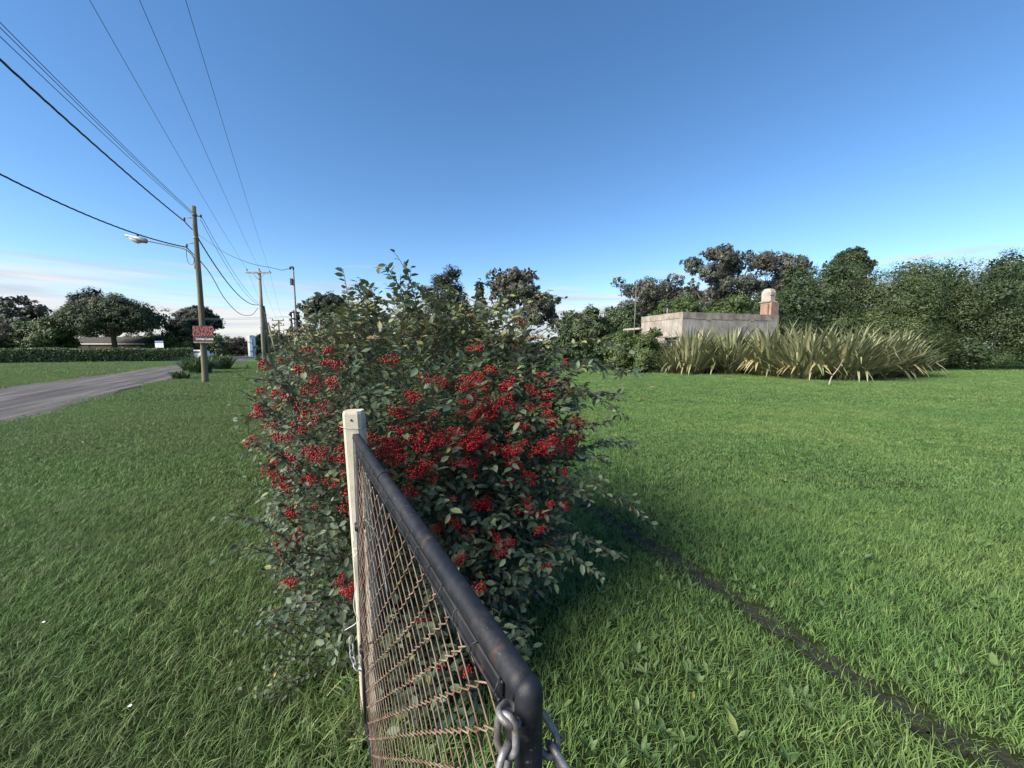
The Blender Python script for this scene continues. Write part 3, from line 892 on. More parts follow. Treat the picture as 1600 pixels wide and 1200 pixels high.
ord_ = np.argsort(dist)[:2200]
sel = rng.choice(ord_, 300, replace=False)
msk = np.ones(nl, bool); msk[sel] = False
fo = link('foliage', leaf_mesh('bush_foliage', pos[msk], dr[msk], nm[msk], ln[msk], wid[msk], M['bush_leaf'], tint[msk]), bush); tag(fo, kind='stuff')
leaf_vars = [np_mesh('leaf', LEAF_V * np.array([w_, 1, 1]), LEAF_F, M['bush_leaf'], smooth=True, tint=[t_] * 8) for t_, w_ in
             ((.2, .5), (.3, .55), (.4, .48), (.5, .54), (.6, .5), (.7, .57), (.8, .5), (.88, .52), (.45, .58))]
fx, fy, fz = frames(dr, nm)
binv = Matrix.Translation(bush.location).inverted()
for i in sel:
    o = bpy.data.objects.new('leaf', leaf_vars[int(rng.integers(0, len(leaf_vars)))])
    COL.objects.link(o); o.parent = bush; o.matrix_parent_inverse = binv
    L = ln[i]
    o.matrix_basis = Matrix(((fx[i][0] * L, fy[i][0] * L, fz[i][0] * L, pos[i][0]), (fx[i][1] * L, fy[i][1] * L, fz[i][1] * L, pos[i][1]), (fx[i][2] * L, fy[i][2] * L, fz[i][2] * L, pos[i][2]), (0, 0, 0, 1)))
o = tw.build('twigs', M['twig'], bush); tag(o, kind='stuff')
# main stems rise from the root in fans
for k in range(13):
    r0 = Bp(.75 + rng.normal(0, .18), .38 + rng.normal(0, .2), -.03)
    e = Bp(1.1 + rng.normal(0, .3), .45 + rng.normal(0, .3), rng.uniform(1.2, 1.7)); m_ = (r0 + e) / 2 + np.array([rng.normal(0, .12), rng.normal(0, .12), .12])
    pts = bez([r0, m_, e], 6); b = MB(); b.tube(pts, [.014 - .011 * i / (len(pts) - 1) for i in range(len(pts))], 6); b.build('stem', M['twig'], bush)

# berry clusters: a few shared meshes, each cluster its own part
def ico():
    t = (1 + 5 ** .5) / 2
    v = [(-1, t, 0), (1, t, 0), (-1, -t, 0), (1, -t, 0), (0, -1, t), (0, 1, t), (0, -1, -t), (0, 1, -t), (t, 0, -1), (t, 0, 1), (-t, 0, -1), (-t, 0, 1)]
    f = [(0, 11, 5), (0, 5, 1), (0, 1, 7), (0, 7, 10), (0, 10, 11), (1, 5, 9), (5, 11, 4), (11, 10, 2), (10, 7, 6), (7, 1, 8), (3, 9, 4), (3, 4, 2), (3, 2, 6), (3, 6, 8), (3, 8, 9), (4, 9, 5), (2, 4, 11), (6, 2, 10), (8, 6, 7), (9, 8, 1)]
    v = np.array(v, float); v /= np.linalg.norm(v[0])
    return v, np.array(f)
IV, IF = ico()
def ico2():
    v = [tuple(p) for p in IV]; f2 = []; cache = {}
    def mid(a, b_):
        k = (min(a, b_), max(a, b_))
        if k not in cache:
            q = (np.array(v[a]) + np.array(v[b_])); q /= np.linalg.norm(q); v.append(tuple(q)); cache[k] = len(v) - 1
        return cache[k]
    for a, b_, c in IF:
        x, y, z = mid(a, b_), mid(b_, c), mid(c, a); f2 += [(a, x, z), (b_, y, x), (c, z, y), (x, y, z)]
    return np.array(v), np.array(f2)
SV, SF = ico2()
def berry_mesh(n, sx, sy, br):
    V, F, MI = [], [], []; o = 0
    for _ in range(n):
        a = rng.uniform(0, 6.283); q = math.sqrt(rng.uniform())
        c = np.array([sx * q * math.cos(a), sy * q * math.sin(a), .020 * (1 - q * q) + rng.normal(0, .006)]); r_ = br * rng.uniform(.78, 1.18)
        V.append(SV * r_ + c); F.append(SF + o); MI += [0] * len(SF); o += len(SV)
        base = np.array([c[0] * .35, c[1] * .35, -.03]); sdv = np.cross(c - base, [.3, .2, 1.0]); sdv /= np.linalg.norm(sdv); sdv *= .0009
        V.append(np.array([base - sdv, base + sdv, c])); F.append(np.array([[o, o + 1, o + 2]])); MI.append(1); o += 3
    return np_mesh('berry_cluster', np.concatenate(V), np.concatenate(F), [M['berry'], M['berry_stem']], smooth=True, mat_idx=MI)
bm_var = [berry_mesh(n, sx, sy, .0041) for n, sx, sy in ((24, .036, .024), (32, .046, .026), (40, .055, .030), (15, .026, .020), (36, .048, .034), (46, .060, .032), (10, .022, .016), (28, .050, .018))]
cand = blob_surface(BL, 5200, .99, 1.07, cull=.97, zmin=.12)
cand += [(np.array([rng.uniform(.2, .9), rng.uniform(.75, 1.30), rng.uniform(.2, 1.0)]), np.array([-.5, .6, .2])) for _ in range(26)]
nb = 0
for (p, g) in cand:
    z = p[2]
    w = math.exp(-((z - 1.34) / .24) ** 2) * 1.0 + .20 * math.exp(-((z - .7) / .42) ** 2)
    if p[1] < .1: w *= .62
    wp_ = POST + p @ BM
    rv_ = wp_ - np.array([0, 0, EYE])
    if (g @ BM) @ rv_ > -.22 * np.linalg.norm(rv_): continue
    wl_ = wp_ - np.array(GB)
    if (wl_ @ np.array(GD)) < -0.2 or abs(wl_ @ np.array(GN)) < .1 and (wl_ @ np.array(GD)) < .1: continue
    if abs(wp_[0] - PB.x + .015) < .08 and wp_[1] < PB.y + .05: continue
    if rng.uniform() > w * .85 or nb >= 250: continue
    gw = g @ BM + np.array([0, 0, .25]) + rng.normal(0, .3, 3); gw /= np.linalg.norm(gw)
    yv = Vector(gw); xv = Vector((0, 0, 1)).cross(yv).normalized()           # sprays hang wider than high
    q = Matrix((xv, yv.cross(xv), yv)).transposed().to_quaternion() @ Matrix.Rotation(rng.normal(0, .35), 3, 'Z').to_quaternion(); sc = rng.uniform(.8, 1.25)
    o = bpy.data.objects.new('berry_cluster', bm_var[int(rng.integers(0, 8))]); COL.objects.link(o); o.parent = bush; o.matrix_parent_inverse = binv
    o.matrix_basis = Matrix.LocRotScale(Vector(wp_ + gw * rng.uniform(.0, .045)), q, Vector((sc, sc, sc))); nb += 1
# a few dried flower heads near the top
for (p, g) in blob_surface(BL, 400, .97, 1.04, cull=.95, zmin=1.75):
    wp_ = POST + p @ BM
    if (g @ BM) @ (wp_ - np.array([0, 0, EYE])) > 0.3 or rng.uniform() > .05: continue
    mb = MB()
    for _ in range(46):
        d = rng.normal(size=3); d /= np.linalg.norm(d); d[2] = abs(d[2]) * .5
        c = wp_ + d * .032; mb.box(c, (.007, .006, .006), Vector(rng.normal(size=3)).to_track_quat('Z', 'Y').to_matrix())
    mb.build('dried_flower_head', M['dry_flower'], bush)

# ------------------------------------------------------------------ hedge shrubs further along the fence
def hedge_shrub(name, label, blobs, n, leaf, mat, base, twig_len=(.18, .4), lpm=34, grp='hedge shrubs along the fence'):
    root = empty(name, Bp(*base), 0, label, 'shrub', grp)
    bl = [(np.array(c, float), np.array(r_, float)) for c, r_ in blobs]
    tb = MB(); A = blob_surface(bl, n, .75, 1.04)
    p_, d_, n_, l_ = grow_twigs(A, twig_len, .3, .5, lpm, leaf, tb)
    k = p_[:, 2] > .02; p_, d_, n_, l_ = p_[k], d_[k], n_[k], l_[k]
    o = link('foliage', leaf_mesh('shrub_foliage', p_, d_, n_, l_, l_ * rng.uniform(.42, .55, len(l_)), mat, np.clip(rng.beta(2, 2.2, len(l_)), 0, .9)), root); tag(o, kind='stuff')
    o = tb.build('twigs', M['twig'], root); tag(o, kind='stuff')
    for k in range(5):
        c, r_ = bl[int(rng.integers(0, len(bl)))]
        r0 = Bp(c[0] + rng.normal(0, .15), c[1] + rng.normal(0, .12), -.03); e = Bp(c[0] + rng.normal(0, .3), c[1] + rng.normal(0, .2), c[2] + r_[2] * .6)
        b = MB(); b.tube(bez([r0, (r0 + e) / 2 + rng.normal(0, .06, 3), e], 5), [.016 - .001 * i for i in range(11)], 5); b.build('stem', M['twig'], root)
    return root
M['privet'] = leaf_mat('privet_leaf', [(0, (0.040, 0.070, 0.022)), (.5, (0.085, 0.135, 0.040)), (1, (0.17, 0.21, 0.07))], .5, .4, .2)
hedge_shrub('hedge_shrub', 'grey green shrub continuing the hedge right behind the berry bush', [((3.3, .15, 1.15), (1.0, .65, .92)), ((4.2, .1, 1.05), (.9, .6, .9))], 900, (.04, .065), M['bush_leaf'], (3.7, .1, 0))
hedge_shrub('hedge_shrub', 'yellow green leafy shrub in the hedge beyond the berry bush', [((5.4, -.05, .95), (.9, .55, .85)), ((6.4, -.05, .9), (.9, .55, .85))], 800, (.045, .07), M['privet'], (5.8, 0, 0))
hedge_shrub('hedge_shrub', 'farthest shrub of the fence hedge beneath the thin pipe mast', [((8.2, .05, .9), (1.3, .6, .85)), ((10.4, .05, .9), (1.4, .6, .9))], 900, (.07, .10), M['privet'], (9, 0, 0), (.25, .5), 26)

# ------------------------------------------------------------------ trees
TREE = {
 'dense': leaf_mat('dense_evergreen_leaf', [(0, (0.020, 0.036, 0.016)), (.5, (0.042, 0.070, 0.028)), (1, (0.082, 0.116, 0.044))], .5, .35, .12),
 'dense2': leaf_mat('olive_evergreen_leaf', [(0, (0.024, 0.042, 0.017)), (.5, (0.055, 0.084, 0.030)), (1, (0.105, 0.136, 0.046))], .5, .35, .12),
 'euc': leaf_mat('eucalyptus_leaf', [(0, (0.030, 0.038, 0.028)), (.5, (0.066, 0.076, 0.056)), (.9, (0.120, 0.122, 0.098)), (1, (0.20, 0.18, 0.155))], .5, .4, .15),
 'euc_brown': leaf_mat('brown_eucalyptus_leaf', [(0, (0.032, 0.036, 0.024)), (.5, (0.070, 0.070, 0.048)), (1, (0.125, 0.112, 0.085))], .55, .4, .15),
 'pine': leaf_mat('pine_needle', [(0, (0.016, 0.026, 0.013)), (.5, (0.034, 0.052, 0.022)), (1, (0.075, 0.088, 0.036))], .6, .25, .05),
 'dark': leaf_mat('dark_conifer_needle', [(0, (0.010, 0.018, 0.013)), (.5, (0.022, 0.036, 0.022)), (1, (0.045, 0.058, 0.032))], .6, .25, .05),
 'green': leaf_mat('green_shrub_leaf', [(0, (0.028, 0.050, 0.016)), (.5, (0.062, 0.100, 0.030)), (1, (0.115, 0.155, 0.050))], .5, .35, .15),
 'bare': leaf_mat('dry_twig', [(0, (0.07, 0.05, 0.04)), (.5, (0.12, 0.09, 0.07)), (1, (0.19, 0.15, 0.12))], .8, .2, .05),
}
def crown_mesh(name, lobes, n, size, mat, sub=22, subr=.34, droop=0.0, gap=0.0, flat=.75, aspect=.6, up=.35, fill=.22):
    """leaf clumps on the shells of ellipsoid lobes: each lobe holds smaller tufts, each tuft many leaf faces"""
    tuf_c, tuf_r, tuf_d = [], [], []
    ar = np.array([(l[3] * l[5] + l[4] * l[5] + l[3] * l[4]) for l in lobes]); tot = ar.sum()
    nt = max(sub * len(lobes), 12)
    for l, a in zip(lobes, ar):
        c = np.array(l[:3]); r_ = np.array(l[3:6])
        k = max(5, int(nt * a / tot))
        d = rng.normal(size=(k, 3)); d = unit(d)
        back = (d[:, 1] > .35) & (rng.uniform(size=k) < .75); d[back, 1] *= -1      # most tufts on the side that can be seen
        rr = rng.uniform(.68, 1.0, (k, 1))
        tuf_c.append(c + d * r_ * rr); tuf_d.append(d); tuf_r.append(np.full(k, subr * float(np.mean(r_))) * rng.uniform(.65, 1.35, k))
    C, D, RR = np.concatenate(tuf_c), np.concatenate(tuf_d), np.concatenate(tuf_r)
    if gap > 0:
        k = rng.uniform(size=len(C)) > gap; C, D, RR = C[k], D[k], RR[k]
    w = RR ** 2; w /= w.sum()
    i = rng.choice(len(C), n, p=w)
    d = unit(rng.normal(size=(n, 3))); 
    neg = (d * D[i]).sum(1) < -.25; d[neg] *= -1
    pos = C[i] + d * (RR[i] * rng.uniform(.45, 1.05, n))[:, None] * np.array([1, 1, flat])
    nrm = unit(d + D[i] * .5 + np.array([0, 0, up]) + rng.normal(0, .30, (n, 3)))
    ld = np.cross(nrm, rng.normal(size=(n, 3))) + np.array([0, 0, -droop])
    L = size * rng.uniform(.6, 1.4, n)
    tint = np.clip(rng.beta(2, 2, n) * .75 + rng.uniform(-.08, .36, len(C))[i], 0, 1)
    if fill > 0:                                   # larger leaf sprays deeper inside close the crown
        m = int(n * fill); j = rng.choice(len(lobes), m, p=ar / tot); La = np.array(lobes)
        dd = unit(rng.normal(size=(m, 3)))
        pos = np.concatenate([pos, La[j, :3] + dd * La[j, 3:6] * rng.uniform(.35, .80, (m, 1))])
        n2 = unit(dd + rng.normal(0, .5, (m, 3))); nrm = np.concatenate([nrm, n2])
        ld = np.concatenate([ld, np.cross(n2, rng.normal(size=(m, 3)))]); L = np.concatenate([L, size * rng.uniform(1.8, 3.2, m)])
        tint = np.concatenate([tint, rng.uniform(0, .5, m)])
    k = pos[:, 2] > .05
    return leaf_mesh(name, pos[k], ld[k], nrm[k], L[k], L[k] * aspect, mat, tint[k], CARD_V, CARD_F, smooth=False)

def tree(name, label, px0, px1, pytop, Y, mat, cat='tree', base_py=None, crown_low=.12, lobes=12, n=7000, size=.17, shape='dome', trunk=.18, bark='bark', gap=0.0, sub=22, subr=.34, droop=0.0, depth=.8, group=None, flat=.75, limbs=True, lobe_r=(.30, .46), lean=0.0, aspect=.6, fill=.22):
    c_top = P((px0 + px1) / 2, pytop, Y); X0, X1 = P(px0, pytop, Y).x, P(px1, pytop, Y).x
    H = c_top.z; cx = (X0 + X1) / 2; w = abs(X1 - X0) / 2
    z0 = H * crown_low
    root = empty(name, (cx, Y, 0), 0, label, cat, group)
    LB = []
    for k in range(lobes):
        a = 2.399 * k + rng.uniform(-.4, .4)
        if shape == 'dome':
            t = (k + .5) / lobes; q = 1 - 1.75 * t; hc = z0 + (H - z0) * .42
            zz = hc + (H - hc) * q if q > 0 else hc + (hc - z0) * q * 1.1
            rr = math.sqrt(max(.02, 1 - q * q)) if q > 0 else 1.0
        elif shape == 'umbrella':
            t = (k + .5) / lobes; rr = math.sqrt(t) * .92; zz = z0 + (H - z0) * (1.0 - .62 * rr ** 2.2) 
        elif shape == 'column':
            t = (k + .5) / lobes; zz = z0 + (H - z0) * t; rr = rng.uniform(.1, .55) * (1 - .55 * t)
        else:                      # open
            t = (k + .5) / lobes; zz = z0 + (H - z0) * (.25 + .75 * rng.uniform() ** .8); rr = rng.uniform(.15, 1.12) * (1 - .40 * ((zz - z0) / (H - z0)) ** 2)
        lr = w * rng.uniform(*lobe_r)
        if shape == 'umbrella': rz = lr * .68
        elif shape == 'column': lr = w * (1 - .55 * t) * .7; rz = (H - z0) / lobes * 1.1
        else: rz = min(lr * rng.uniform(.6, .85), (H - z0) * .45)
        x = cx + math.cos(a) * rr * (w - lr * .6) + lean * (zz / H); y = Y + math.sin(a) * rr * (w - lr * .6) * depth
        zc = min(zz, H) - rz * .95 if zz > H * .7 else zz - rz * .3
        if shape == 'dome': zc = max(rz * .8, hc + (zz - hc) * (1 - rz / (H - hc) * .85 if zz > hc else 1))
        LB.append((x, y, zc, lr, lr * depth, rz))
    if shape == 'umbrella': LB.append((cx + lean, Y, H - (H - z0) * .3, w * .45, w * .4, (H - z0) * .3))
    if shape == 'dome': LB.append((cx, Y, z0 + (H - z0) * .42, w * .78, w * .7 * depth, (H - z0) * .46))
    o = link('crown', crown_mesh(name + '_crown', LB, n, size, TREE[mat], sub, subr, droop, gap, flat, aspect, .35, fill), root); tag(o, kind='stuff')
    hz = (z0 + H) / 2 if shape != 'column' else H * .9
    b = MB(); tp = [Vector((cx + rng.normal(0, .08 * trunk * 4) * (i > 0) + lean * .5 * i / 4, Y, z)) for i, z in enumerate(np.linspace(-.1, hz, 5))]
    b.tube(tp, [trunk * (1.25, 1.0, .85, .7, .4)[i] for i in range(5)], 9)
    o = b.build('trunk', M[bark], root)
    if limbs:
        for l in LB[:9]:
            e = Vector(l[:3]); st = tp[2].lerp(tp[3], rng.uniform(0, 1))
            b = MB(); b.tube(bez([st, (st + e) / 2 + Vector((0, 0, -.06 * (e - st).length)), e], 4), [trunk * (.5 - .045 * i) for i in range(9)], 6); b.build('limb', M[bark], root)
    return root

# right hand side
g_r = 'evergreens closing the yard on the right'
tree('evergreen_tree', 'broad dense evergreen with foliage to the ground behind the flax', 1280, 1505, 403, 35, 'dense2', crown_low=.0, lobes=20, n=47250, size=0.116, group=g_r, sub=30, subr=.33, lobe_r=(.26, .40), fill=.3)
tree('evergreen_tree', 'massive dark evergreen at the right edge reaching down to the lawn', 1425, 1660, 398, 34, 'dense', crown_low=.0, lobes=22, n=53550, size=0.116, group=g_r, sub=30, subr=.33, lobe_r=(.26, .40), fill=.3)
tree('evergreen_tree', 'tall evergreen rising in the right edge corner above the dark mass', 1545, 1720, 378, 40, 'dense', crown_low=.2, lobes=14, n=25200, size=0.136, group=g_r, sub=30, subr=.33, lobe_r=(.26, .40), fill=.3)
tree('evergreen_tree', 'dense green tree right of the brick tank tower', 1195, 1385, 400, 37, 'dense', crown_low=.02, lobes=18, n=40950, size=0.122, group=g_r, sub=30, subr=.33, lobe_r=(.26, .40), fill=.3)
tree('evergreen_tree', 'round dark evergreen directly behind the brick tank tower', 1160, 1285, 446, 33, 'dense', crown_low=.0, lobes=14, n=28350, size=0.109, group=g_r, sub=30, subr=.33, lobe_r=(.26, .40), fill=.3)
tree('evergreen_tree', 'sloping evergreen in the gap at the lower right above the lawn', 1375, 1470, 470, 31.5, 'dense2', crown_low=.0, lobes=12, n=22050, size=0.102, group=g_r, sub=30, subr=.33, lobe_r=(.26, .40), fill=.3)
tree('windswept_pine', 'windswept pine crown sticking out above the right evergreens', 1292, 1366, 386, 43, 'pine', crown_low=.62, lobes=9, n=7560, size=.2, shape='umbrella', gap=.1, lean=.3)
g_e = 'eucalyptus behind the house'
EU = dict(shape='open', bark='bark_pale', droop=.8, group=g_e, lobe_r=(.13, .24), sub=26, subr=.36, fill=.08, lobes=44)
tree('eucalyptus_tree', 'tall pale eucalyptus with open crown and bare trunk behind the house', 1052, 1200, 384, 43, 'euc', crown_low=.22, n=24000, size=.19, gap=.05, trunk=.3, **EU)
tree('eucalyptus_tree', 'brownish eucalyptus between the pale one and the tank tower', 1130, 1312, 391, 46, 'euc_brown', crown_low=.22, n=24000, size=.20, gap=.05, **EU)
tree('eucalyptus_tree', 'grey eucalyptus with sloping crown above the left end of the house', 940, 1100, 426, 52, 'euc', crown_low=.15, n=22000, size=.23, gap=.04, **EU)
tree('eucalyptus_tree', 'lower grey eucalyptus in the dip left of the tall pale one', 1015, 1125, 446, 50, 'euc_brown', crown_low=.1, n=15000, size=.22, gap=.04, **EU)
tree('evergreen_tree', 'dull green bushy tree filling the gap right behind the house roof', 1088, 1190, 452, 40, 'green', crown_low=.05, lobes=14, n=14000, size=.16, sub=26)
tree('round_shrub', 'big rounded green shrub behind the roof vent of the house', 1010, 1108, 459, 37, 'green', 'shrub', crown_low=.1, lobes=14, n=16800, size=.16)
tree('evergreen_tree', 'dark evergreen right of the berry bush below the sky gap', 935, 1015, 472, 40, 'dense', crown_low=.1, lobes=14, n=14700, size=.19, group='dark evergreens beside the berry bush')
tree('evergreen_tree', 'dark evergreen half hidden by the right branches of the berry bush', 868, 955, 478, 38, 'dense', crown_low=.08, lobes=14, n=14700, size=.18, group='dark evergreens beside the berry bush')
tree('round_shrub', 'clipped round shrub standing left of the house wall', 938, 1000, 513, 31, 'green', 'shrub', crown_low=.02, lobes=8, n=8820, size=.12, trunk=.08)
tree('round_shrub', 'clipped round shrub between the flax and the house corner', 984, 1042, 510, 28, 'green', 'shrub', crown_low=.02, lobes=8, n=8820, size=.12, trunk=.08)
# behind the bush
tree('cypress_tree', 'dark dense rounded cypress peeping over the top of the berry bush', 655, 738, 415, 48, 'dark', crown_low=.2, lobes=14, n=13650, size=.2, group='trees peeping over the berry bush')
tree('eucalyptus_tree', 'slim grey eucalyptus beside the dark cypress over the bush', 733, 768, 428, 50, 'euc', crown_low=.2, lobes=8, n=5880, size=.22, shape='column', group='trees peeping over the berry bush', droop=.6)
tree('eucalyptus_tree', 'wide ragged eucalyptus over the right shoulder of the berry bush', 742, 892, 414, 50, 'euc_brown', fill=.08, crown_low=.25, lobes=26, n=13650, size=.26, shape='open', gap=.15, droop=.8, bark='bark_pale', group='trees peeping over the berry bush', lobe_r=(.16, .28), sub=16)
tree('flat_pine', 'dark flat topped pine behind the hedge beside the pipe mast', 462, 560, 458, 44, 'dark', crown_low=.45, lobes=12, n=10080, size=.24, shape='umbrella', gap=.15, bark='bark_pale', trunk=.2)
tree('small_conifer', 'small dark conifer just left of the pipe mast', 444, 476, 480, 46, 'dark', crown_low=.1, lobes=8, n=5040, size=.2, shape='column')
# left hand side
tree('eucalyptus_tree', 'dark ragged eucalyptus at the left edge behind the green trees', -75, 86, 455, 78, 'euc', crown_low=.25, lobes=20, n=14700, size=.36, shape='open', gap=.2, droop=.6, lobe_r=(.15, .26), sub=14, fill=.1)
tree('broadleaf_tree', 'rounded green tree above the left hedge beside the umbrella pine', 22, 106, 496, 60, 'green', crown_low=.1, lobes=12, n=12600, size=.24)
tree('broadleaf_tree', 'dull olive tree at the left edge above the clipped hedge', -60, 44, 502, 58, 'euc_brown', crown_low=.1, lobes=12, n=12600, size=.24)
tree('dark_conifer', 'spiky dark conifer rising behind the umbrella pine', 104, 170, 448, 78, 'dark', crown_low=.3, lobes=12, n=9450, size=.34, shape='dome', flat=1.3, aspect=.35)
tree('umbrella_pine', 'broad umbrella pine spreading over the low house across the road', 92, 252, 462, 64, 'pine', crown_low=.36, lobes=26, n=31500, size=.24, shape='umbrella', trunk=.38, sub=26, lobe_r=(.26, .36))
tree('dark_cypress', 'dark layered cypress behind the near utility pole', 266, 349, 478, 72, 'dark', crown_low=.40, lobes=16, n=13650, size=.28, shape='umbrella', trunk=.3, gap=.1)
g_l = 'far shrubs beyond the road bend'
tree('roadside_shrub', 'green shrub mass between the umbrella pine and near pole', 236, 312, 513, 70, 'green', 'shrub', crown_low=.05, lobes=10, n=9450, size=.24, group=g_l)
tree('roadside_shrub', 'green shrub just right of the near pole beyond the road', 305, 352, 524, 86, 'green', 'shrub', crown_low=.05, lobes=8, n=6300, size=.28, group=g_l)
tree('roadside_shrub', 'brownish shrub at the end of the gravel road', 342, 392, 526, 92, 'euc_brown', 'shrub', crown_low=.05, lobes=8, n=6300, size=.28, group=g_l)
tree('roadside_shrub', 'dark block shaped tree beside the far white gable', 384, 416, 521, 98, 'dark', 'shrub', crown_low=.05, lobes=8, n=6300, size=.3, group=g_l)
tree('roadside_shrub', 'leafless brown trees behind the crossarm pole base', 402, 448, 514, 105, 'bare', 'shrub', crown_low=.05, lobes=9, n=6720, size=.28, group=g_l, gap=.1)

# a far wood closes the horizon all round the view
def far_wood():
    LB = []
    for k in range(150):
        x = -260 + 520 * k / 149 + rng.normal(0, 2); y = 170 + rng.normal(0, 8) - abs(x) * .15
        h = rng.uniform(4.5, 8); LB.append((x, y, h * .5, rng.uniform(3, 5), 3, h * .55))
    o = link('far_wood', crown_mesh('far_wood', LB, 60000, .8, TREE['dense2'], sub=14, subr=.45))
    tag(o, 'distant belt of dark trees closing the horizon', 'wood', kind='stuff')
far_wood()

# ------------------------------------------------------------------ clipped hedge across the road
def clipped_hedge():
    a, e = Vector((-66, 44, 0)), Vector((-47.5, 57.5, 0)); d = (e - a); L = d.length; d.normalize(); nrm = Vector((d.y, -d.x, 0))
    root = empty('clipped_hedge', (a + e) / 2, 0, 'long low clipped hedge across the gravel road on the left', 'hedge')
    n = 16000; t = rng.uniform(-12, L, n); u = rng.uniform(-.75, .75, n); z = rng.uniform(.05, 1.75, n)
    face = rng.integers(0, 3, n); z[face == 0] = 1.72 + .06 * rng.normal(size=(face == 0).sum()); u[face == 1] = .75; u[face == 2] = .75
    z += .07 * np.sin(t * .9) * (z > 1.2); u = u + rng.normal(0, .07, n)
    ok = rng.uniform(size=n) < .96; 
    A_, D_, N_ = np.array(a), np.array(d), np.array(nrm)
    pos = A_ + D_ * t[:, None] + N_ * u[:, None] + EZ * z[:, None]
    nr = unit(N_ * np.where(face == 0, .3, 1)[:, None] + EZ * np.where(face == 0, 1, .4)[:, None] + rng.normal(0, .45, (n, 3)))
    Lf = rng.uniform(.12, .26, n)
    o = link('foliage', leaf_mesh('hedge_foliage', pos, np.cross(nr, rng.normal(size=(n, 3))), nr, Lf, Lf * .65, TREE['green'], np.clip(rng.beta(2, 2.5, n), 0, 1), CARD_V, CARD_F, False), root); tag(o, kind='stuff')
    b = MB()
    for k in range(26):
        q = a + d * (-11 + (L + 10) * k / 25); b = MB(); b.tube([q, q + Vector((rng.normal(0, .05), 0, .7)), q + Vector((rng.normal(0, .15), 0, 1.35))], [.05, .04, .02], 5); b.build('stem', M['bark'], root)
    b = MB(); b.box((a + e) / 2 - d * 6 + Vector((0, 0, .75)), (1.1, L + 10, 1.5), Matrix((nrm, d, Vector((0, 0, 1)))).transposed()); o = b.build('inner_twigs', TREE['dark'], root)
clipped_hedge()

# ------------------------------------------------------------------ house with tank tower
def weathered_wall():
    m, nt, b, _ = new_mat('weathered_render')
    p = wpos(nt)
    f = noise(nt, 1.1, 6, 0.65, vec=p)
    st = noise(nt, 5.0, 5, 0.7, vec=p, stretch=(1.6, 1.6, 0.10))
    c = ramp(nt, [(0.28, (0.20, 0.18, 0.155)), (0.5, (0.32, 0.295, 0.26)), (0.7, (0.42, 0.395, 0.36))], f)
    c = mixc(nt, ramp(nt, [(0.48, (0, 0, 0)), (0.68, (0.45,) * 3)], st), c, (0.16, 0.135, 0.12))
    nt.links.new(c, b.inputs['Base Color']); b.inputs['Roughness'].default_value = 0.95; b.inputs['Specular IOR Level'].default_value = 0.15
    bump(nt, b, noise(nt, 22, 5, vec=p), 0.5, 0.02)
    return m
M['wall'] = weathered_wall()
M['parapet'] = surf('mossy_parapet', (0.17, 0.145, 0.12), (0.34, 0.295, 0.25), 2.2, 0.95, 18, 0.5, 0.02, detail=6)
M['tank'] = surf('fibre_cement', (0.25, 0.215, 0.19), (0.38, 0.33, 0.29), 2.5, 0.9, 40, 0.3, 0.008)
def brick_mat():
    m, nt, b, _ = new_mat('old_brick')
    tc = nt.nodes.new('ShaderNodeTexCoord'); br = nt.nodes.new('ShaderNodeTexBrick')
    br.inputs['Scale'].default_value = 1.0; br.inputs['Brick Width'].default_value = .24; br.inputs['Row Height'].default_value = .072; br.inputs['Mortar Size'].default_value = .009
    br.inputs['Color1'].default_value = (0.17, 0.070, 0.048, 1); br.inputs['Color2'].default_value = (0.26, 0.115, 0.08, 1); br.inputs['Mortar'].default_value = (0.30, 0.26, 0.22, 1)
    mp = nt.nodes.new('ShaderNodeMapping'); mp.inputs['Rotation'].default_value = (R(90), 0, 0)
    nt.links.new(tc.outputs['Object'], mp.inputs['Vector']); nt.links.new(mp.outputs[0], br.inputs['Vector'])
    c = mixc(nt, ramp(nt, [(0.45, (0, 0, 0)), (0.7, (0.6,) * 3)], noise(nt, 3, 5, vec=wpos(nt))), br.outputs['Color'], (0.34, 0.27, 0.22))
    nt.links.new(c, b.inputs['Base Color']); b.inputs['Roughness'].default_value = .95
    bump(nt, b, br.outputs['Fac'], -.6, .01)
    return m
M['brick'] = brick_mat()
HS = 27.5 / 24.0
HC = Vector((10.54 * HS, 24.0 * HS, 0)); dR = Vector((.954, .3, 0)); dL = Vector((-.3, .954, 0))
HT = EYE + .0947 * HC.y
Ln_r, Ln_l = 7.95 * HS, 4.1 * HS
house = empty('flat_roofed_house', HC, 0, 'low flat roofed house with stained grey white walls behind the flax', 'house')
RM = Matrix((dR, dL, Vector((0, 0, 1)))).transposed()
def hp(r, l, z): return HC + dR * r + dL * l + Vector((0, 0, z))
b = MB(); b.box(hp(Ln_r / 2, Ln_l / 2, (HT - .42) / 2), (Ln_r, Ln_l, HT - .42), RM); b.build('wall', M['wall'], house)
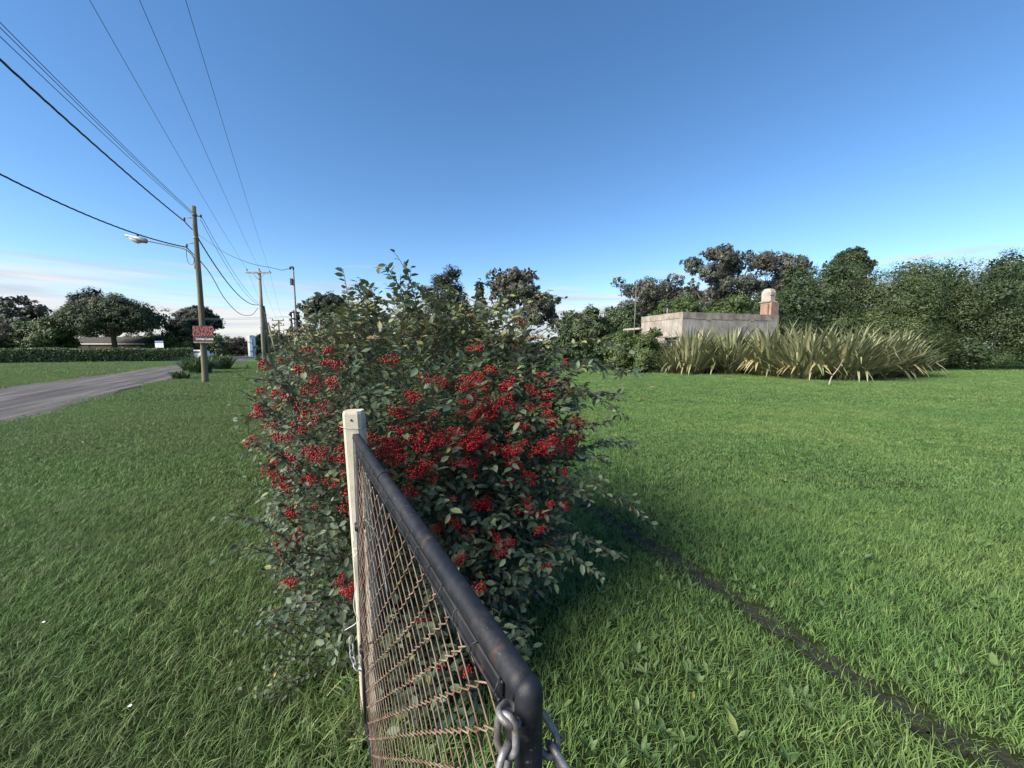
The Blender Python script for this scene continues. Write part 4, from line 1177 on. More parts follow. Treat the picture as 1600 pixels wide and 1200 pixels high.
# parapet band, slightly proud, with an uneven broken lower edge
b = MB()
for k in range(22):
    x0, x1 = Ln_r * k / 22, Ln_r * (k + 1) / 22
    lo = HT - .42 - abs(rng.normal(0, .05)); b.box(hp((x0 + x1) / 2, .11, (lo + HT) / 2), (x1 - x0, .28, HT - lo), RM)
b.build('parapet', M['parapet'], house)
b = MB(); b.box(hp(.11, Ln_l / 2 + .13, HT - .215 - .002), (.276, Ln_l - .26, .43), RM); b.build('parapet', M['parapet'], house)
b = MB(); b.box(hp(Ln_r / 2, Ln_l / 2 + .1, HT - .44 + .05), (Ln_r - .5, Ln_l - .5, .1), RM); b.build('roof', M['parapet'], house)
b = MB(); b.box(hp(-.16, 1.0, HT - 1.75), (.5, 1.5, .10), RM, .02); b.build('window_hood', M['parapet'], house)
wdw = MB(); wdw.box(hp(-.02, 1.0, HT - 2.45), (.06, 1.2, 1.0), RM); w_ = wdw.build('window', M['white_paint'], house)
for q in (-.28, .28):
    b = MB(); b.box(hp(-.056, 1.0 + q, HT - 2.45), (.012, .48, .86), RM); b.build('pane', M['cable'], w_)
# low lean-to with flat slab at the left end
b = MB(); b.box(hp(.9, Ln_l + 1.0, HT - .95), (2.4, 2.3, .16), RM, .02); b.build('porch_slab', M['tank'], house)
for q in (0.0, 1.9):
    b = MB(); b.box(hp(q, Ln_l + 1.9, (HT - 1.03) / 2), (.18, .18, HT - 1.03), RM); b.build('porch_post', M['wall'], house)
# roof vent pipe
vp = hp(.8, Ln_l * .55, HT - .40)
b = MB(); b.tube([vp, vp + Vector((0, 0, 1.05))], .06, 10); v_ = b.build('vent_pipe', M['galv_dull'], house)
b = MB(); b.tube([vp + Vector((0, 0, 1.02)), vp + Vector((0, 0, 1.16))], [.17, .15], 10); b.build('vent_cap', M['cable'], v_)
# tank tower at the right end
tz0, tz1 = EYE + (.0766) * 30.2, EYE + .1245 * 30.2
tower = empty('tank_tower', hp(Ln_r - .55, .62, 0), 0, 'red brick tower carrying the water tank at the right end of the house', 'tower')
TWc = hp(Ln_r - .58, .55, 0)
b = MB()
tw_w = 1.02
b.box(TWc + Vector((0, 0, (HT - .5) / 2)), (tw_w + .1, tw_w + .16, HT - .5), RM); b.build('base', M['wall'], tower)
b = MB(); bh0, bh1 = HT - .60, HT + .98
b.box(TWc + dR * .08 - dL * .12 + Vector((0, 0, (bh0 + bh1) / 2)), (tw_w * .74, tw_w * .90, bh1 - bh0), RM); b.build('brick_shaft', M['brick'], tower)
b = MB(); b.box(TWc - dR * (tw_w * .36) - dL * .12 + Vector((0, 0, (HT - .35 + bh1 - .15) / 2)), (tw_w * .16, tw_w * .55, bh1 - HT + .2), RM); b.build('brick_pier', M['brick'], tower)
b = MB(); b.box(TWc + dR * .05 + Vector((0, 0, bh1 + .05)), (tw_w * .86, tw_w * .9, .07), RM, .015); b.build('slab', M['tank'], tower)
tank = empty('water_tank', TWc + Vector((0, 0, bh1 + .10)), 0, 'beige chamfered water tank standing on the brick tower', 'water tank')
def oct_ring(w, c, z):
    h = w / 2
    return [TWc + dR * (x + .05) + dL * y + Vector((0, 0, z)) for x, y in ((-h + c, -h), (h - c, -h), (h, -h + c), (h, h - c), (h - c, h), (-h + c, h), (-h, h - c), (-h, -h + c))]
b = MB()
zb = bh1 + .102
rs = [oct_ring(.80, .16, zb), oct_ring(.82, .16, zb + .66), oct_ring(.70, .14, zb + .84), oct_ring(.46, .09, zb + .97)]
b.add([p for r_ in rs for p in r_], [tuple(range(7, -1, -1)), tuple(range(24, 32))] + [(r_ * 8 + i, r_ * 8 + (i + 1) % 8, r_ * 8 + 8 + (i + 1) % 8, r_ * 8 + 8 + i) for r_ in range(3) for i in range(8)])
b.build('tank_body', M['tank'], tank)
b = MB(); b.box(TWc - dL * .414 + dR * (-.10) + Vector((0, 0, zb + .42)), (.38, .012, .045), RM); b.build('maker_stripe', M['cable'], tank)
# antenna mast left of the house
q = P(990, 510, 31)
m_ = empty('antenna_mast', (q.x, q.y, 0), 0, 'thin antenna mast standing left of the house roof', 'mast')
b = MB(); b.tube([Vector((q.x, q.y, 0)), Vector((q.x + .12, q.y, P(991, 443, 31).z))], [.035, .022], 6); b.build('mast', M['galv_dull'], m_)
for k, dz in enumerate((.3, .9)):
    z = P(991, 443, 31).z - dz; b = MB(); b.tube([Vector((q.x - .18, q.y, z)), Vector((q.x + .4, q.y, z))], .008, 5); b.build('antenna_rod', M['galv_dull'], m_)

# ------------------------------------------------------------------ flax
M['flax'] = leaf_mat('flax_leaf', [(0, (0.080, 0.102, 0.052)), (.45, (0.170, 0.196, 0.105)), (.72, (0.310, 0.315, 0.180)), (.80, (0.34, 0.28, 0.13)), (.9, (0.30, 0.22, 0.13)), (1, (0.20, 0.15, 0.10))], .5, .4, .12)  # palest stop paints some leaves as sunlit; the browner stops are dead leaves
def sword(L, w, arch, tint, kink=None):
    """arching sword leaf, folded along its midrib, in local X-Z, 6 segments"""
    V, F = [], []; n = 6
    x = z = 0.0; ang = arch[0]
    for k in range(n + 1):
        t = k / n; ww = w * (0.55 + 0.9 * t) if t < .5 else w * (1.0 - ((t - .5) / .5) ** 1.7) + .002
        V += [(x, -ww / 2, z + ww * .18), (x, 0, z), (x, ww / 2, z + ww * .18)]
        a2 = ang + (arch[1] * t ** 2)
        if kink and t > kink: a2 += 1.1
        x += math.sin(a2) * L / n; z += math.cos(a2) * L / n
    for k in range(n):
        F += [(3 * k, 3 * k + 1, 3 * k + 4, 3 * k + 3), (3 * k + 1, 3 * k + 2, 3 * k + 5, 3 * k + 4)]
    return np_mesh('leaf', V, F, M['flax'], smooth=True, tint=[tint] * len(F))
sw_up = [sword(rng.uniform(2.3, 2.8), rng.uniform(.09, .125), (rng.uniform(.05, .40), rng.uniform(.5, 1.25)), rng.uniform(.05, .74)) for _ in range(14)]
sw_mid = [sword(rng.uniform(2.1, 2.6), rng.uniform(.09, .13), (rng.uniform(.35, .8), rng.uniform(.6, 1.3)), rng.uniform(.05, .76), .7 if k % 4 == 0 else None) for k in range(16)]
sw_low = [sword(rng.uniform(1.5, 2.2), rng.uniform(.10, .14), (rng.uniform(.75, 1.15), rng.uniform(.3, .7)), rng.uniform(.15, .95), .6 if k % 3 == 0 else None) for k in range(14)]
def flax(px, py, sc, n, rad, label):
    c = G(px, py)
    root = empty('flax_clump', c, 0, label, 'flax', 'flax clumps in front of the house')
    for k in range(n):
        u = rng.uniform()
        src = sw_up if u < .30 else (sw_mid if u < .70 else sw_low)
        r_ = rad * math.sqrt(rng.uniform()); a = rng.uniform(0, 6.283)
        o = bpy.data.objects.new('leaf', src[int(rng.integers(0, len(src)))]); COL.objects.link(o); o.parent = root
        o.location = (r_ * math.cos(a), r_ * math.sin(a) * .7, -.02)
        o.rotation_euler = (0, 0, a + rng.normal(0, .5)); k_ = sc * rng.uniform(.85, 1.12); o.scale = (k_, k_, k_)
    return root
flax(1078, 584, 1.22, 300, .9, 'second flax clump from the left end of the row below the house corner')
flax(1050, 583, .95, 240, .8, 'lowest flax clump at the left end of the row beside the round shrub')
flax(1140, 584, 1.34, 300, .95, 'flax clump in front of the left half of the house wall')
flax(1206, 587, 1.32, 300, .95, 'flax clump in front of the right half of the house wall')
flax(1262, 592, 1.22, 300, 1.0, 'flax clump below the brick tank tower')
flax(1318, 593, 1.21, 300, 1.0, 'flax clump with a pale dead branch just right of the tower')
flax(1362, 590, 1.21, 300, 1.0, 'second flax clump from the right end of the row')
flax(1402, 588, 1.14, 300, .95, 'rightmost flax clump leaning to the right beside the dark evergreens')
db = MB()
q = G(1300, 602)
dbp = bez([q + Vector((-.15, 0, 0)), q + Vector((-.05, 0, .4)), q + Vector((.2, 0, .75)), q + Vector((.45, 0, 1.25))], 5)
db.tube(dbp, [.034 - .0018 * i for i in range(len(dbp))], 6); db.tube([dbp[6], dbp[6] + Vector((-.35, 0, .22))], [.03, .012], 5)
o = db.build('dead_branch', M['tank']); tag(o, 'pale bleached dead branch poking out of the flax', 'branch')

# ------------------------------------------------------------------ poles and wires
def catenary(a, e, sag, n=26):
    return [a.lerp(e, t) + Vector((0, 0, -4 * sag * t * (1 - t))) for t in np.linspace(0, 1, n)]
def through(a, thru, frac, sag):
    """end point so that the sagging wire from a passes the point thru at the given fraction"""
    e = a + (thru - a) / frac
    e.z += 4 * sag * (1 - frac)
    return e
PB1 = G(321, 597); PT1 = P(303, 322, PB1.y)
PT1 = Vector((PB1.x + (PT1.x - PB1.x) , PB1.y, PT1.z))
pole = empty('utility_pole', PB1, 0, 'near wooden utility pole with street lamp arm and red hand painted sign', 'pole')
pl = [PB1 + Vector((0, 0, -.3))] + [PB1.lerp(PT1, t) + Vector((.03 * math.sin(t * 4), 0, 0)) for t in np.linspace(0, 1, 9)]
b = MB(); b.tube(pl, [.15] + [.148 - .05 * t for t in np.linspace(0, 1, 9)], 14); b.build('shaft', M['pole_wood'], pole)
def ph(py): # point on the pole axis at image height py
    z = P(310, py, PB1.y).z; t = z / PT1.z; return PB1.lerp(PT1, t)
for py in (336, 372):
    q = ph(py); b = MB(); b.tube([q + Vector((0, 0, -.04)), q + Vector((0, 0, .04))], .118, 14); b.build('band', M['galv_dull'], pole)
def insul(q, parent, d=Vector((0, 0, 1)), s=1.0):
    b = MB(); b.tube([q + d * (k * .035 * s) for k in range(6)], [.02 * s, .05 * s, .035 * s, .055 * s, .04 * s, .015 * s], 8); return b.build('insulator', M['ceramic'], parent)
br1 = ph(341)
b = MB(); b.tube([br1, br1 + Vector((-.45, -.1, .02))], .02, 6); b.build('bracket', M['galv_dull'], pole)
insul(br1 + Vector((-.45, -.1, -.16)), pole)
br2 = ph(338); b = MB(); b.tube([br2, br2 + Vector((.28, .05, .02))], .02, 6); b.build('bracket', M['galv_dull'], pole); insul(br2 + Vector((.28, .05, -.06)), pole)
br3 = ph(379); b = MB(); b.tube([br3, br3 + Vector((-.42, -.1, -.1))], .02, 6); b.build('bracket', M['galv_dull'], pole)
insul(br3 + Vector((-.42, -.1, -.26)), pole)
# lamp arm and head
l0, l1, l2, l3 = ph(420), ph(404) + Vector((-.16, -.02, 0)), P(290, 390, PB1.y - .05), P(228, 376, PB1.y - .3)
arm = bez([l0 + Vector((-.15, 0, 0)), l1, l2, P(262, 383, PB1.y - .15), l3], 6)
b = MB(); b.tube(arm, .032, 8); arm_o = b.build('lamp_arm', M['galv_dull'], pole)
hd = (l3 - P(262, 383, PB1.y - .15)).normalized()
def head_ring(t, w, h, dz=0): 
    c = l3 + hd * t + Vector((0, 0, dz)); sdv = Vector((-hd.y, hd.x, 0)).normalized()
    return [c + sdv * (w * math.cos(a)) + Vector((0, 0, h * math.sin(a))) for a in np.linspace(0, 2 * math.pi, 13)[:-1]]
rs = [head_ring(-.08, .05, .05), head_ring(.0, .12, .13, -.01), head_ring(.28, .17, .15, 0), head_ring(.6, .16, .10, .03), head_ring(.85, .10, .05, .05), head_ring(.95, .02, .015, .05)]
b = MB(); b.add([p for r_ in rs for p in r_], [(r_ * 12 + i, r_ * 12 + (i + 1) % 12, r_ * 12 + 12 + (i + 1) % 12, r_ * 12 + 12 + i) for r_ in range(5) for i in range(12)] + [tuple(range(11, -1, -1)), tuple(range(60, 72))], True)
b.build('lamp_head', M['galv'], arm_o)
rs = [head_ring(.22, .12, .08, -.08), head_ring(.38, .145, .14, -.09), head_ring(.58, .13, .12, -.06), head_ring(.72, .08, .06, -.02)]
b = MB(); b.add([p for r_ in rs for p in r_], [(r_ * 12 + i, r_ * 12 + (i + 1) % 12, r_ * 12 + 12 + (i + 1) % 12, r_ * 12 + 12 + i) for r_ in range(3) for i in range(12)] + [tuple(range(11, -1, -1)), tuple(range(36, 48))], True)
b.build('lamp_lens', M['lamp_glass'], arm_o)
b = MB(); q = l3 + hd * .35 + Vector((0, 0, .14)); b.tube([q, q + Vector((0, 0, .09))], .045, 8); b.build('photocell', M['cable'], arm_o)

# sign
def painted_board():
    m = surf('red_brown_board', (0.034, 0.022, 0.025), (0.070, 0.038, 0.040), 6, 0.9, 30, .4, .01)
    return m
SGc = (P(301, 507, PB1.y - .22) + P(334, 535, PB1.y - .22)) / 2
sg = empty('painted_sign', SGc + Vector((0, 0, -.5)), 0, 'dark red brown hand painted sign nailed to the near utility pole', 'sign')
sw, sh = P(334, 520, PB1.y - .22).x - P(300, 520, PB1.y - .22).x, P(317, 507, PB1.y - .22).z - P(317, 531, PB1.y - .22).z
RS = Matrix.Rotation(R(6), 3, 'Z')
b = MB(); sw *= .88
b.box(SGc, (sw, .025, sh), RS, .005); b.build('board', painted_board(), sg)
b = MB(); b.box(SGc + RS @ Vector((-.05, .03, -sh * .54)), (sw * .92, .03, .13), RS, .004); b.build('back_batten', M['pole_wood_pale'], sg)
M['red_text'] = surf('red_lettering', (0.30, 0.075, 0.068), (0.42, 0.12, 0.11), 10, .8)
def text_part(txt, size, loc, mat, parent, shear=0.0):
    cu = bpy.data.curves.new('lettering', 'FONT'); cu.body = txt; cu.size = size; cu.align_x = 'CENTER'; cu.align_y = 'CENTER'; cu.extrude = .002; cu.offset = .003; cu.shear = shear; cu.resolution_u = 3
    t = bpy.data.objects.new('tmp_text', cu); COL.objects.link(t)
    dg = bpy.context.evaluated_depsgraph_get(); me = bpy.data.meshes.new_from_object(t.evaluated_get(dg))
    bpy.data.objects.remove(t)
    me.materials.clear(); me.materials.append(mat)
    o = bpy.data.objects.new('lettering', me); COL.objects.link(o); o.parent = parent
    o.location = loc - parent.location; o.rotation_euler = (math.pi / 2, 0, R(6))
    return o
fy_ = RS @ Vector((0, -.016, 0))
text_part('SEVBD', .36, SGc + fy_ + Vector((.03, 0, sh * .26)), M['red_text'], sg)
text_part('LONVA', .30, SGc + fy_ + Vector((.0, 0, -sh * .06)), M['red_text'], sg)
text_part('Uolea Luma', .175, SGc + fy_ + Vector((.06, 0, -sh * .36)), M['white_paint'], sg, .1)

# second pole with crossarm
Y2 = 39.7
B2 = Vector((P(413, 560, Y2).x, Y2, 0)); T2 = P(405, 424, Y2)
pole2 = empty('utility_pole', B2, 0, 'pale utility pole with a single crossarm beyond the berry bush hedge', 'pole')
b = MB(); b.tube([B2 + Vector((0, 0, -.2)), B2.lerp(T2, .5), T2 + Vector((0, 0, .1))], [.21, .18, .14], 12); b.build('shaft', M['pole_wood_pale'], pole2)
ca = P(386, 425, Y2); cb = P(425, 428, Y2)
mid = (ca + cb) / 2; dxa = (cb - ca).normalized()
b = MB(); b.box(mid + Vector((0, -.18, 0)), ((cb - ca).length, .12, .14), Matrix.Identity(3)); b.build('crossarm', M['pole_wood_pale'], pole2)
for sx in (-1, 1):
    b = MB(); b.tube([T2.lerp(B2, .09) + Vector((0, -.15, 0)), mid + dxa * sx * .62 + Vector((0, -.18, -.06))], .022, 5); b.build('brace', M['galv_dull'], pole2)
INS = [ca + Vector((.12, -.18, .08)), T2 + Vector((0, 0, .1)), cb + Vector((-.12, -.18, .08))]
for q in INS: insul(q, pole2, s=1.2)
# its timber stub
SB = B2 + Vector((.55, .3, 0)); st_ = empty('pole_stub', SB, 0, 'short brown timber stub strapped beside the crossarm pole', 'pole')
b = MB(); b.tube([SB, P(411, 478, Y2 + .3)], [.19, .15], 10); b.build('shaft', M['pole_wood'], st_)
for k in (.6, .85):
    q = SB.lerp(P(411, 478, Y2 + .3), k); b = MB(); b.tube([q + Vector((0, 0, -.05)), q + Vector((0, 0, .05))], .205, 10); b.build('strap', M['galv_dull'], st_)
# farther poles
def far_pole(px, pyt, Y, label, arms, lean=0):
    t = P(px, pyt, Y); base = Vector((t.x + lean, Y, 0))
    r_ = empty('utility_pole', base, 0, label, 'pole'); b = MB(); b.tube([base, t], [.17, .13], 8); b.build('shaft', M['pole_wood'], r_)
    for dz, w in arms:
        b = MB(); b.box(t + Vector((0, -.16, -dz)), (w, .12, .14)); b.build('crossarm', M['pole_wood'], r_)
        for sx in (-.46, .46): insul(t + Vector((w * sx, -.16, -dz + .07)), r_, s=1.6)
    return t
T3 = far_pole(435, 500, 72, 'far utility pole with two crossarms down the street', [(.1, 2.2), (1.0, 2.2)])
far_pole(443, 516, 105, 'farthest utility pole barely showing down the street', [(.1, 2.2)])
far_pole(418, 504, 47, 'slender leaning brown timber pole right of the crossarm pole', [], lean=1.2)
# far lamp head floats on an arm of the crossarm pole side
# thin pipe mast with service drop
MB0 = Vector((P(466, 545, 16).x, 16, 0)); MT = P(458, 421, 16)
mast = empty('pipe_mast', MB0, 0, 'thin grey steel pipe mast with service entrance above the hedge', 'mast')
b = MB(); b.tube([MB0, MB0.lerp(MT, .6), MT], [.045, .04, .034], 8); b.build('pipe', M['galv_dull'], mast)
b = MB(); b.tube(bez([MT, MT + Vector((0, 0, .08)), MT + Vector((-.10, 0, .09)), MT + Vector((-.13, 0, .0))], 4), .04, 8); b.build('weather_head', M['cable'], mast)
b = MB(); q = MB0.lerp(MT, .90); b.box(q + Vector((-.07, -.03, 0)), (.09, .09, .26)); b.build('clamp', M['cable'], mast)
for (px, pyt, pyb, Y, lab) in ((458, 490, 540, 18, 'short white pipe post left of the pipe mast'), (499, 492, 545, 20, 'short pale pipe post in front of the flat topped pine')):
    t = P(px, pyt, Y); b = MB(); b.tube([Vector((t.x + .1, Y, 0)), t, t + Vector((0, 0, .02))], [.045, .045, .02], 8); o = b.build('pipe_post', M['white_paint'] if px < 470 else M['galv_dull']); tag(o, lab, 'post')

PW = lambda a, e, sag, r, mat, label, grp=None: wire_thing('overhead_wire', catenary(a, e, sag), r, mat, label, 'wire', 6, grp)
# three thin high lines from the crossarm over the camera's left
for q, (px, nm_) in zip(INS, ((140, 'left'), (218, 'middle'), (290, 'right'))):
    a = q + Vector((0, 0, .2)); th = P(px, 0, 9.8); e = through(a, th, .66, .5)
    PW(a, e, .5, .0075, M['wire'], f'{nm_} of the three thin high wires running to the crossarm insulators', 'high voltage wires')
for k, q in enumerate(INS):
    PW(q + Vector((0, 0, .2)), T3 + Vector(((k - 1) * 1.0, 0, .05)), .9, .008, M['wire'], ('left', 'middle', 'right')[k] + ' far span of thin wire beyond the crossarm pole', 'high voltage wires')
# three thin low voltage wires up left
for k, (pa, pb) in enumerate(((331, 35), (333, 43), (335, 57))):
    a = ph(pa) + Vector((-.11, 0, 0)); e = through(a, P(0, pb, 8.9), .5, .25)
    PW(a, e, .25, .009, M['cable'], ('upper', 'middle', 'lower')[k] + ' of three close thin wires rising to the upper left from the pole top', 'low voltage wires')
a = br1 + Vector((-.45, -.1, -.18)); e = through(a, P(0, 93, 9.0), .5, .35)
def twisted(a, e, sag, r, label, n=90):
    pts = catenary(a, e, sag, n); b = MB()
    for ph_ in (0, 2.09, 4.19):
        q = []
        for i, p in enumerate(pts):
            d = pts[min(i + 1, n - 1)] - pts[max(i - 1, 0)]; d.normalize(); x = d.cross(Vector((0, 0, 1))).normalized(); y = x.cross(d)
            t = i * 1.05 + ph_; q.append(p + (x * math.cos(t) + y * math.sin(t)) * r * .62)
        b.tube(q, r * .62, 5)
    o = b.build('twisted_cable', M['cable']); tag(o, label, 'cable'); return o
twisted(a, e, .35, .026, 'thick black twisted cable climbing to the upper left from the pole bracket')
a2 = br3 + Vector((-.42, -.1, -.26)); e2 = through(a2, P(0, 272, 12.2), .62, .75)
twisted(a2, e2, .75, .026, 'lower thick black twisted cable crossing left above the street lamp')
twisted(br1 + Vector((-.45, -.1, -.18)), ph(362), .05, .024, 'short black twisted cable joining the upper bracket to the pole', 16)
twisted(a2, ph(404) + Vector((.1, 0, 0)), .05, .022, 'short black twisted cable joining the lower bracket to the pole', 16)
PW(ph(337) + Vector((.3, .05, 0)), P(404, 474, Y2), .55, .011, M['cable'], 'upper thin wire sagging from the near pole to the crossarm pole')
PW(ph(342) + Vector((.25, .05, 0)), P(404, 476, Y2), .75, .011, M['cable'], 'lower thin wire sagging from the near pole to the crossarm pole')
twisted(ph(372) + Vector((.1, 0, 0)), P(404, 476, Y2), 1.0, .028, 'thick black cable sagging from the near pole to the crossarm pole')
dip = P(384, 493, 34); wire_thing('overhead_wire', bez([ph(406) + Vector((.1, 0, 0)), P(330, 430, 23), P(350, 465, 27), P(370, 487, 31), dip, P(395, 491, 37), P(403, 481, Y2)], 6), .022, M['cable'], 'deeply drooping black cable between the two poles')
wire_thing('overhead_wire', bez([ph(366) + Vector((.1, 0, 0)), P(350, 394, 19.2), P(390, 411, 18), P(425, 418.5, 17), P(440, 422, 16.5), P(447, 420.5, 16.3), MT + Vector((-.12, 0, .02))], 6), .012, M['cable'], 'service drop wire from the near pole to the pipe mast')
lamp_loop = [a2 + Vector((0, 0, -.02)), a2 + Vector((-.05, 0, -.35)), a2 + Vector((.02, 0, -.75)), a2 + Vector((.25, 0, -.85)), ph(398) + Vector((-.12, 0, 0))]
wire_thing('lamp_lead', bez(lamp_loop, 5), .012, M['cable'], 'thin looping lead hanging beside the lamp arm', 'wire')
# lines crossing the far street
for k, (pya, pyb) in enumerate(((496, 494), (498.5, 496))):
    PW(P(235, pya, 66), P(452, pyb, 66), .25, .02, M['wire'], ('upper', 'lower')[k] + ' far wire crossing the street behind the poles', 'far crossing wires')

# ------------------------------------------------------------------ small things across the road
hb = P(172, 545, 68); hw = P(246, 545, 68).x - P(97, 545, 68).x
lh = empty('low_house', (hb.x, 68, 0), 0, 'low dark house with bright eaves under the umbrella pine', 'house')
M['dark_wall'] = surf('dark_wall', (0.05, 0.043, 0.035), (0.085, 0.07, 0.055), 1.5, .9)  # shade on the wall is put into its dark colour
M['roof_dark'] = surf('dark_roof', (0.035, 0.030, 0.028), (0.065, 0.055, 0.050), 1.5, .9)
zt = P(172, 538, 68).z
b = MB(); b.box((hb.x, 70.5, zt / 2), (hw - .4, 5, zt)); b.build('wall', M['dark_wall'], lh)
b = MB(); b.box((hb.x, 67.75, zt + .06), (hw + .6, .08, .16)); b.build('eaves_board', M['white_paint'], lh)
b = MB(); x0, x1 = hb.x - hw / 2 - .4, hb.x + hw / 2 + .4
b.add([(x0, 67.8, zt + .15), (x1, 67.8, zt + .15), (x1, 73.4, zt + .15), (x0, 73.4, zt + .15), (x0 + 1.5, 70.6, zt + 1.35), (x1 - 1.5, 70.6, zt + 1.35)], [(0, 1, 5, 4), (1, 2, 5), (2, 3, 4, 5), (3, 0, 4), (3, 2, 1, 0)]); b.build('roof', M['roof_dark'], lh)
for k, fx_ in enumerate((-.25, .1, .3)):
    b = MB(); b.box((hb.x + fx_ * hw, 67.97, zt - .55), (1.1, .06, .75)); b.build('window', M['cable'], lh)
# white board with blue band by the hedge end
M['blue'] = surf('blue_paint', (0.10, 0.20, 0.42), (0.16, 0.28, 0.5), 3, .5)
q0, q1 = P(242, 533, 60), P(256, 544, 60)
bd = empty('notice_board', ((q0.x + q1.x) / 2, 60, 0), 0, 'small white notice board with blue top rising over the hedge end', 'sign')
b = MB(); b.box(((q0.x + q1.x) / 2, 60, (q0.z + q1.z) / 2 - .12), (q1.x - q0.x, .06, (q0.z - q1.z) * .62)); b.build('panel', M['white_paint'], bd)
b = MB(); b.box(((q0.x + q1.x) / 2, 60, q0.z - .12), (q1.x - q0.x, .062, .30)); b.build('panel_band', M['blue'], bd)
for q in (q0.x + .1, q1.x - .1):
    b = MB(); b.tube([(q, 60.05, 0), (q, 60.05, q0.z - .2)], .035, 6); b.build('leg', M['galv_dull'], bd)
# pickup parked behind the pole
vx, vy = P(306, 553, 58).x, 58.0
car = empty('pickup_truck', (vx, vy, 0), 0, 'white pickup truck parked beyond the road partly behind the near pole', 'truck')
M['car_white'] = surf('car_white', (0.6, 0.6, 0.6), (0.7, 0.7, 0.7), 1, .3)
M['glass'] = surf('dark_glass', (0.10, 0.16, 0.22), (0.16, 0.24, 0.32), 1, .1)
M['rubber'] = surf('rubber', (0.015, 0.015, 0.015), (0.03, 0.03, 0.03), 4, .8)
def carbox(c, s_, bev): b = MB(); b.box(Vector((vx, vy, 0)) + Vector(c), s_, None, bev); return b
carbox((0, 0, .70), (4.4, 1.75, .58), .08).build('body', M['car_white'], car)
b = MB(); cz = [(-.1, .99), (1.55, .99), (1.25, 1.55), (.15, 1.6)]
b.add([Vector((vx + x, vy + y * (.82 if z < 1.2 else .70), z)) for y in (-1, 1) for x, z in cz], [(0, 1, 2, 3), (7, 6, 5, 4), (0, 4, 5, 1), (1, 5, 6, 2), (2, 6, 7, 3), (3, 7, 4, 0)]); b.build('cab', M['car_white'], car)
for x0, x1 in ((.12, .62), (.72, 1.22)):
    b = MB(); b.box((vx + (x0 + x1) / 2, vy - .775, 1.26), (x1 - x0, .05, .36)); b.build('window', M['glass'], car)
for wx in (-1.4, 1.4):
    for wy in (-.8, .8):
        b = MB(); b.tube([(vx + wx, vy + wy - .1, .34), (vx + wx, vy + wy + .1, .34)], .34, 16); w_ = b.build('wheel', M['rubber'], car)
        b = MB(); sgn = -1 if wy < 0 else 1; b.tube([(vx + wx, vy + wy + sgn * .09, .34), (vx + wx, vy + wy + sgn * .108, .34)], .2, 12); b.build('rim', M['galv'], w_)
b = MB(); b.box((vx - 2.2, vy - .6, .8), (.05, .25, .15)); b.build('tail_light', surf('tail_red', (.3, .02, .02), (.35, .03, .03), 1, .3), car)
# fence posts by the road bend
for k in range(6):
    q = P(322 + 5.0 * k, 552, 64 + k * 2); h_ = 1.25 + .15 * math.sin(k * 2.2)
    b = MB(); b.tube([(q.x, q.y, 0), (q.x + .02, q.y, h_)], [.07, .06], 6); o = b.build('fence_post', M['pole_wood_pale']); tag(o, ('leftmost', 'second from left', 'third from left', 'third from right', 'second from right', 'rightmost')[k] + ' short pale fence post in the far row by the road bend', 'post', 'far fence posts')
# far white gable
q0 = P(391, 548, 88)
fg = empty('white_gable', (q0.x, 88, 0), 0, 'narrow white and blue gable wall far down the street', 'building')
zt = P(391, 524, 88).z
b = MB(); b.box((q0.x - .25, 89, zt / 2), (.5, 2, zt)); b.build('wall', M['white_paint'], fg)
b = MB(); b.box((q0.x + .32, 88.2, zt * .42), (.5, .4, zt * .84)); b.build('blue_panel', M['blue'], fg)

# ------------------------------------------------------------------ agapanthus clumps by the pole
M['strap'] = leaf_mat('strap_leaf', [(0, (0.030, 0.060, 0.018)), (.5, (0.060, 0.110, 0.032)), (1, (0.12, 0.17, 0.06))], .4, .5, .12)
def strap_clump(px, py, w, h, n, label):
    c = np.array(G(px, py)); V, F, T = [], [], []
    for k in range(n):
        a = rng.uniform(0, 6.283); r_ = w * math.sqrt(rng.uniform()) * .62; base = c + np.array([r_ * math.cos(a), r_ * math.sin(a) * .7, 0])
        a += rng.normal(0, .5); d = np.array([math.cos(a), math.sin(a), 0]); sdv = np.array([-d[1], d[0], 0]); L = rng.uniform(.6, 1.1) * h; o = len(V); reach = rng.uniform(.2, .75); t_ = rng.uniform()
        for i in range(6):
            t = i / 5; p = base + d * L * reach * t + EZ * L * (1.25 * t - (.55 + .55 * reach) * t * t); ww = .045 * (1 - t ** 2.5) + .004
            V += [p - sdv * ww * .5, p + sdv * ww * .5]
        for i in range(5): F.append((o + 2 * i, o + 2 * i + 1, o + 2 * i + 3, o + 2 * i + 2)); T.append(t_)
    root = empty('agapanthus_clump', c, 0, label, 'plant', 'strap leaved clumps by the near pole')
    o = link('leaves', np_mesh('agapanthus_leaves', V, F, M['strap'], tint=T), root); tag(o, kind='stuff')
strap_clump(310, 583, 1.3, 2.1, 520, 'dark green strap leaved clump at the foot of the near pole')
strap_clump(342, 577, 1.45, 2.3, 520, 'dark green strap leaved clump farther behind the near pole')
strap_clump(283, 592, .7, .9, 140, 'small low strap leaved tuft between the near pole and the road')

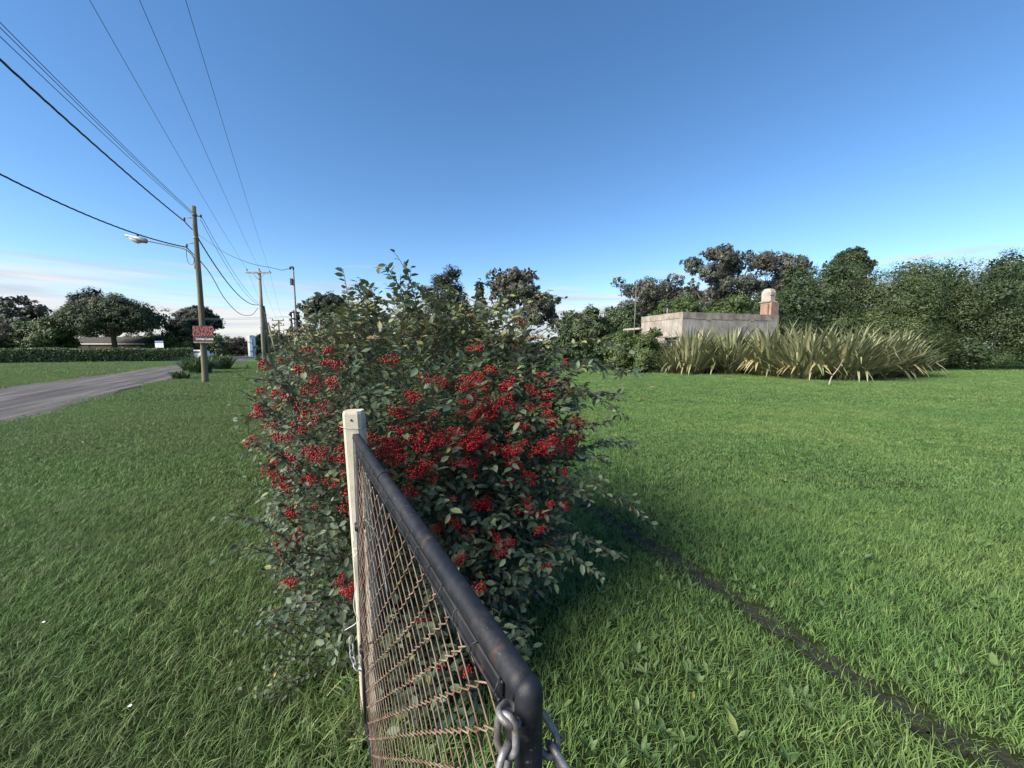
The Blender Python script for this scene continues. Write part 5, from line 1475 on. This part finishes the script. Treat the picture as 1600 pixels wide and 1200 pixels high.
# ------------------------------------------------------------------ broadleaf weeds, petals, fallen leaf
M['weed'] = leaf_mat('weed_leaf', [(0, (0.045, 0.090, 0.030)), (.5, (0.080, 0.145, 0.050)), (.9, (0.14, 0.20, 0.075)), (1, (0.30, 0.30, 0.06))], .5, .35, .2)
def weeds():
    PP, DD, NN, LL = [], [], [], []
    for _ in range(210):
        u = rng.uniform()
        if u < .55: x, y = rng.normal(.75, .45), rng.uniform(1.0, 2.9)
        else: x, y = rng.uniform(.3, 4.5), rng.uniform(1.2, 5)
        if 0.866 * x + .5 * y < FENCE_N + .25: continue
        if rut_dist(np.array([x]), np.array([y]))[0] < .12: continue
        nl = rng.integers(3, 9); a0_ = rng.uniform(0, 6.28); ws = rng.uniform(.55, 1.15)
        for k in range(nl):
            a = a0_ + k * 2.4 + rng.normal(0, .4); e = rng.uniform(.2, 1.3)
            d = np.array([math.cos(a), math.sin(a), e]); PP.append((x, y, .01)); DD.append(d); NN.append(np.array([-math.cos(a) * e, -math.sin(a) * e, 1])); LL.append(rng.uniform(.04, .085) * ws)
    LL = np.array(LL); n = len(LL)
    o = link('broadleaf_weeds', leaf_mesh('broadleaf_weeds', PP, DD, NN, LL, LL * rng.uniform(.28, .45, n), M['weed'], np.clip(rng.beta(2, 2, n) + .05 * rng.normal(size=n), 0, 1)))
    tag(o, 'low broad leaved weeds in the grass right of the gate', 'weeds', kind='stuff')
weeds()
for k, (px, py, lab) in enumerate(((205, 1126, 'small white petal on the grass at the lower left'), (70, 990, 'small white petal on the grass at the left edge'), (130, 697, 'small white petal on the verge grass below the road'))):
    c = G(px, py) + Vector((0, 0, .075))
    b = MB(); s_ = .008 * (1 if py > 900 else 1.6)
    b.add([c + Vector((x * s_, y * s_, z * s_)) for x, y, z in ((-1, -.6, 0), (0, -1, .3), (1, -.4, .1), (.8, .7, .4), (-.2, 1, .2), (-1, .5, .3))] + [c + Vector((0, 0, -.2 * s_))], [(0, 1, 6), (1, 2, 6), (2, 3, 6), (3, 4, 6), (4, 5, 6), (5, 0, 6)], True)
    o = b.build('petal', M['white_paint']); tag(o, lab, 'petal', 'white petals on the grass')
c = G(1018, 609) + Vector((0, 0, .09)); b = MB()
b.add([c + Vector(q) for q in ((-.16, 0, 0), (0, -.06, .03), (.18, .02, .02), (.02, .08, .05), (0, .01, 0))], [(0, 1, 4), (1, 2, 4), (2, 3, 4), (3, 0, 4)], True); o = b.build('fallen_leaf', M['dry_flower']); tag(o, 'dry brown fallen leaf on the lawn left of the flax', 'leaf')
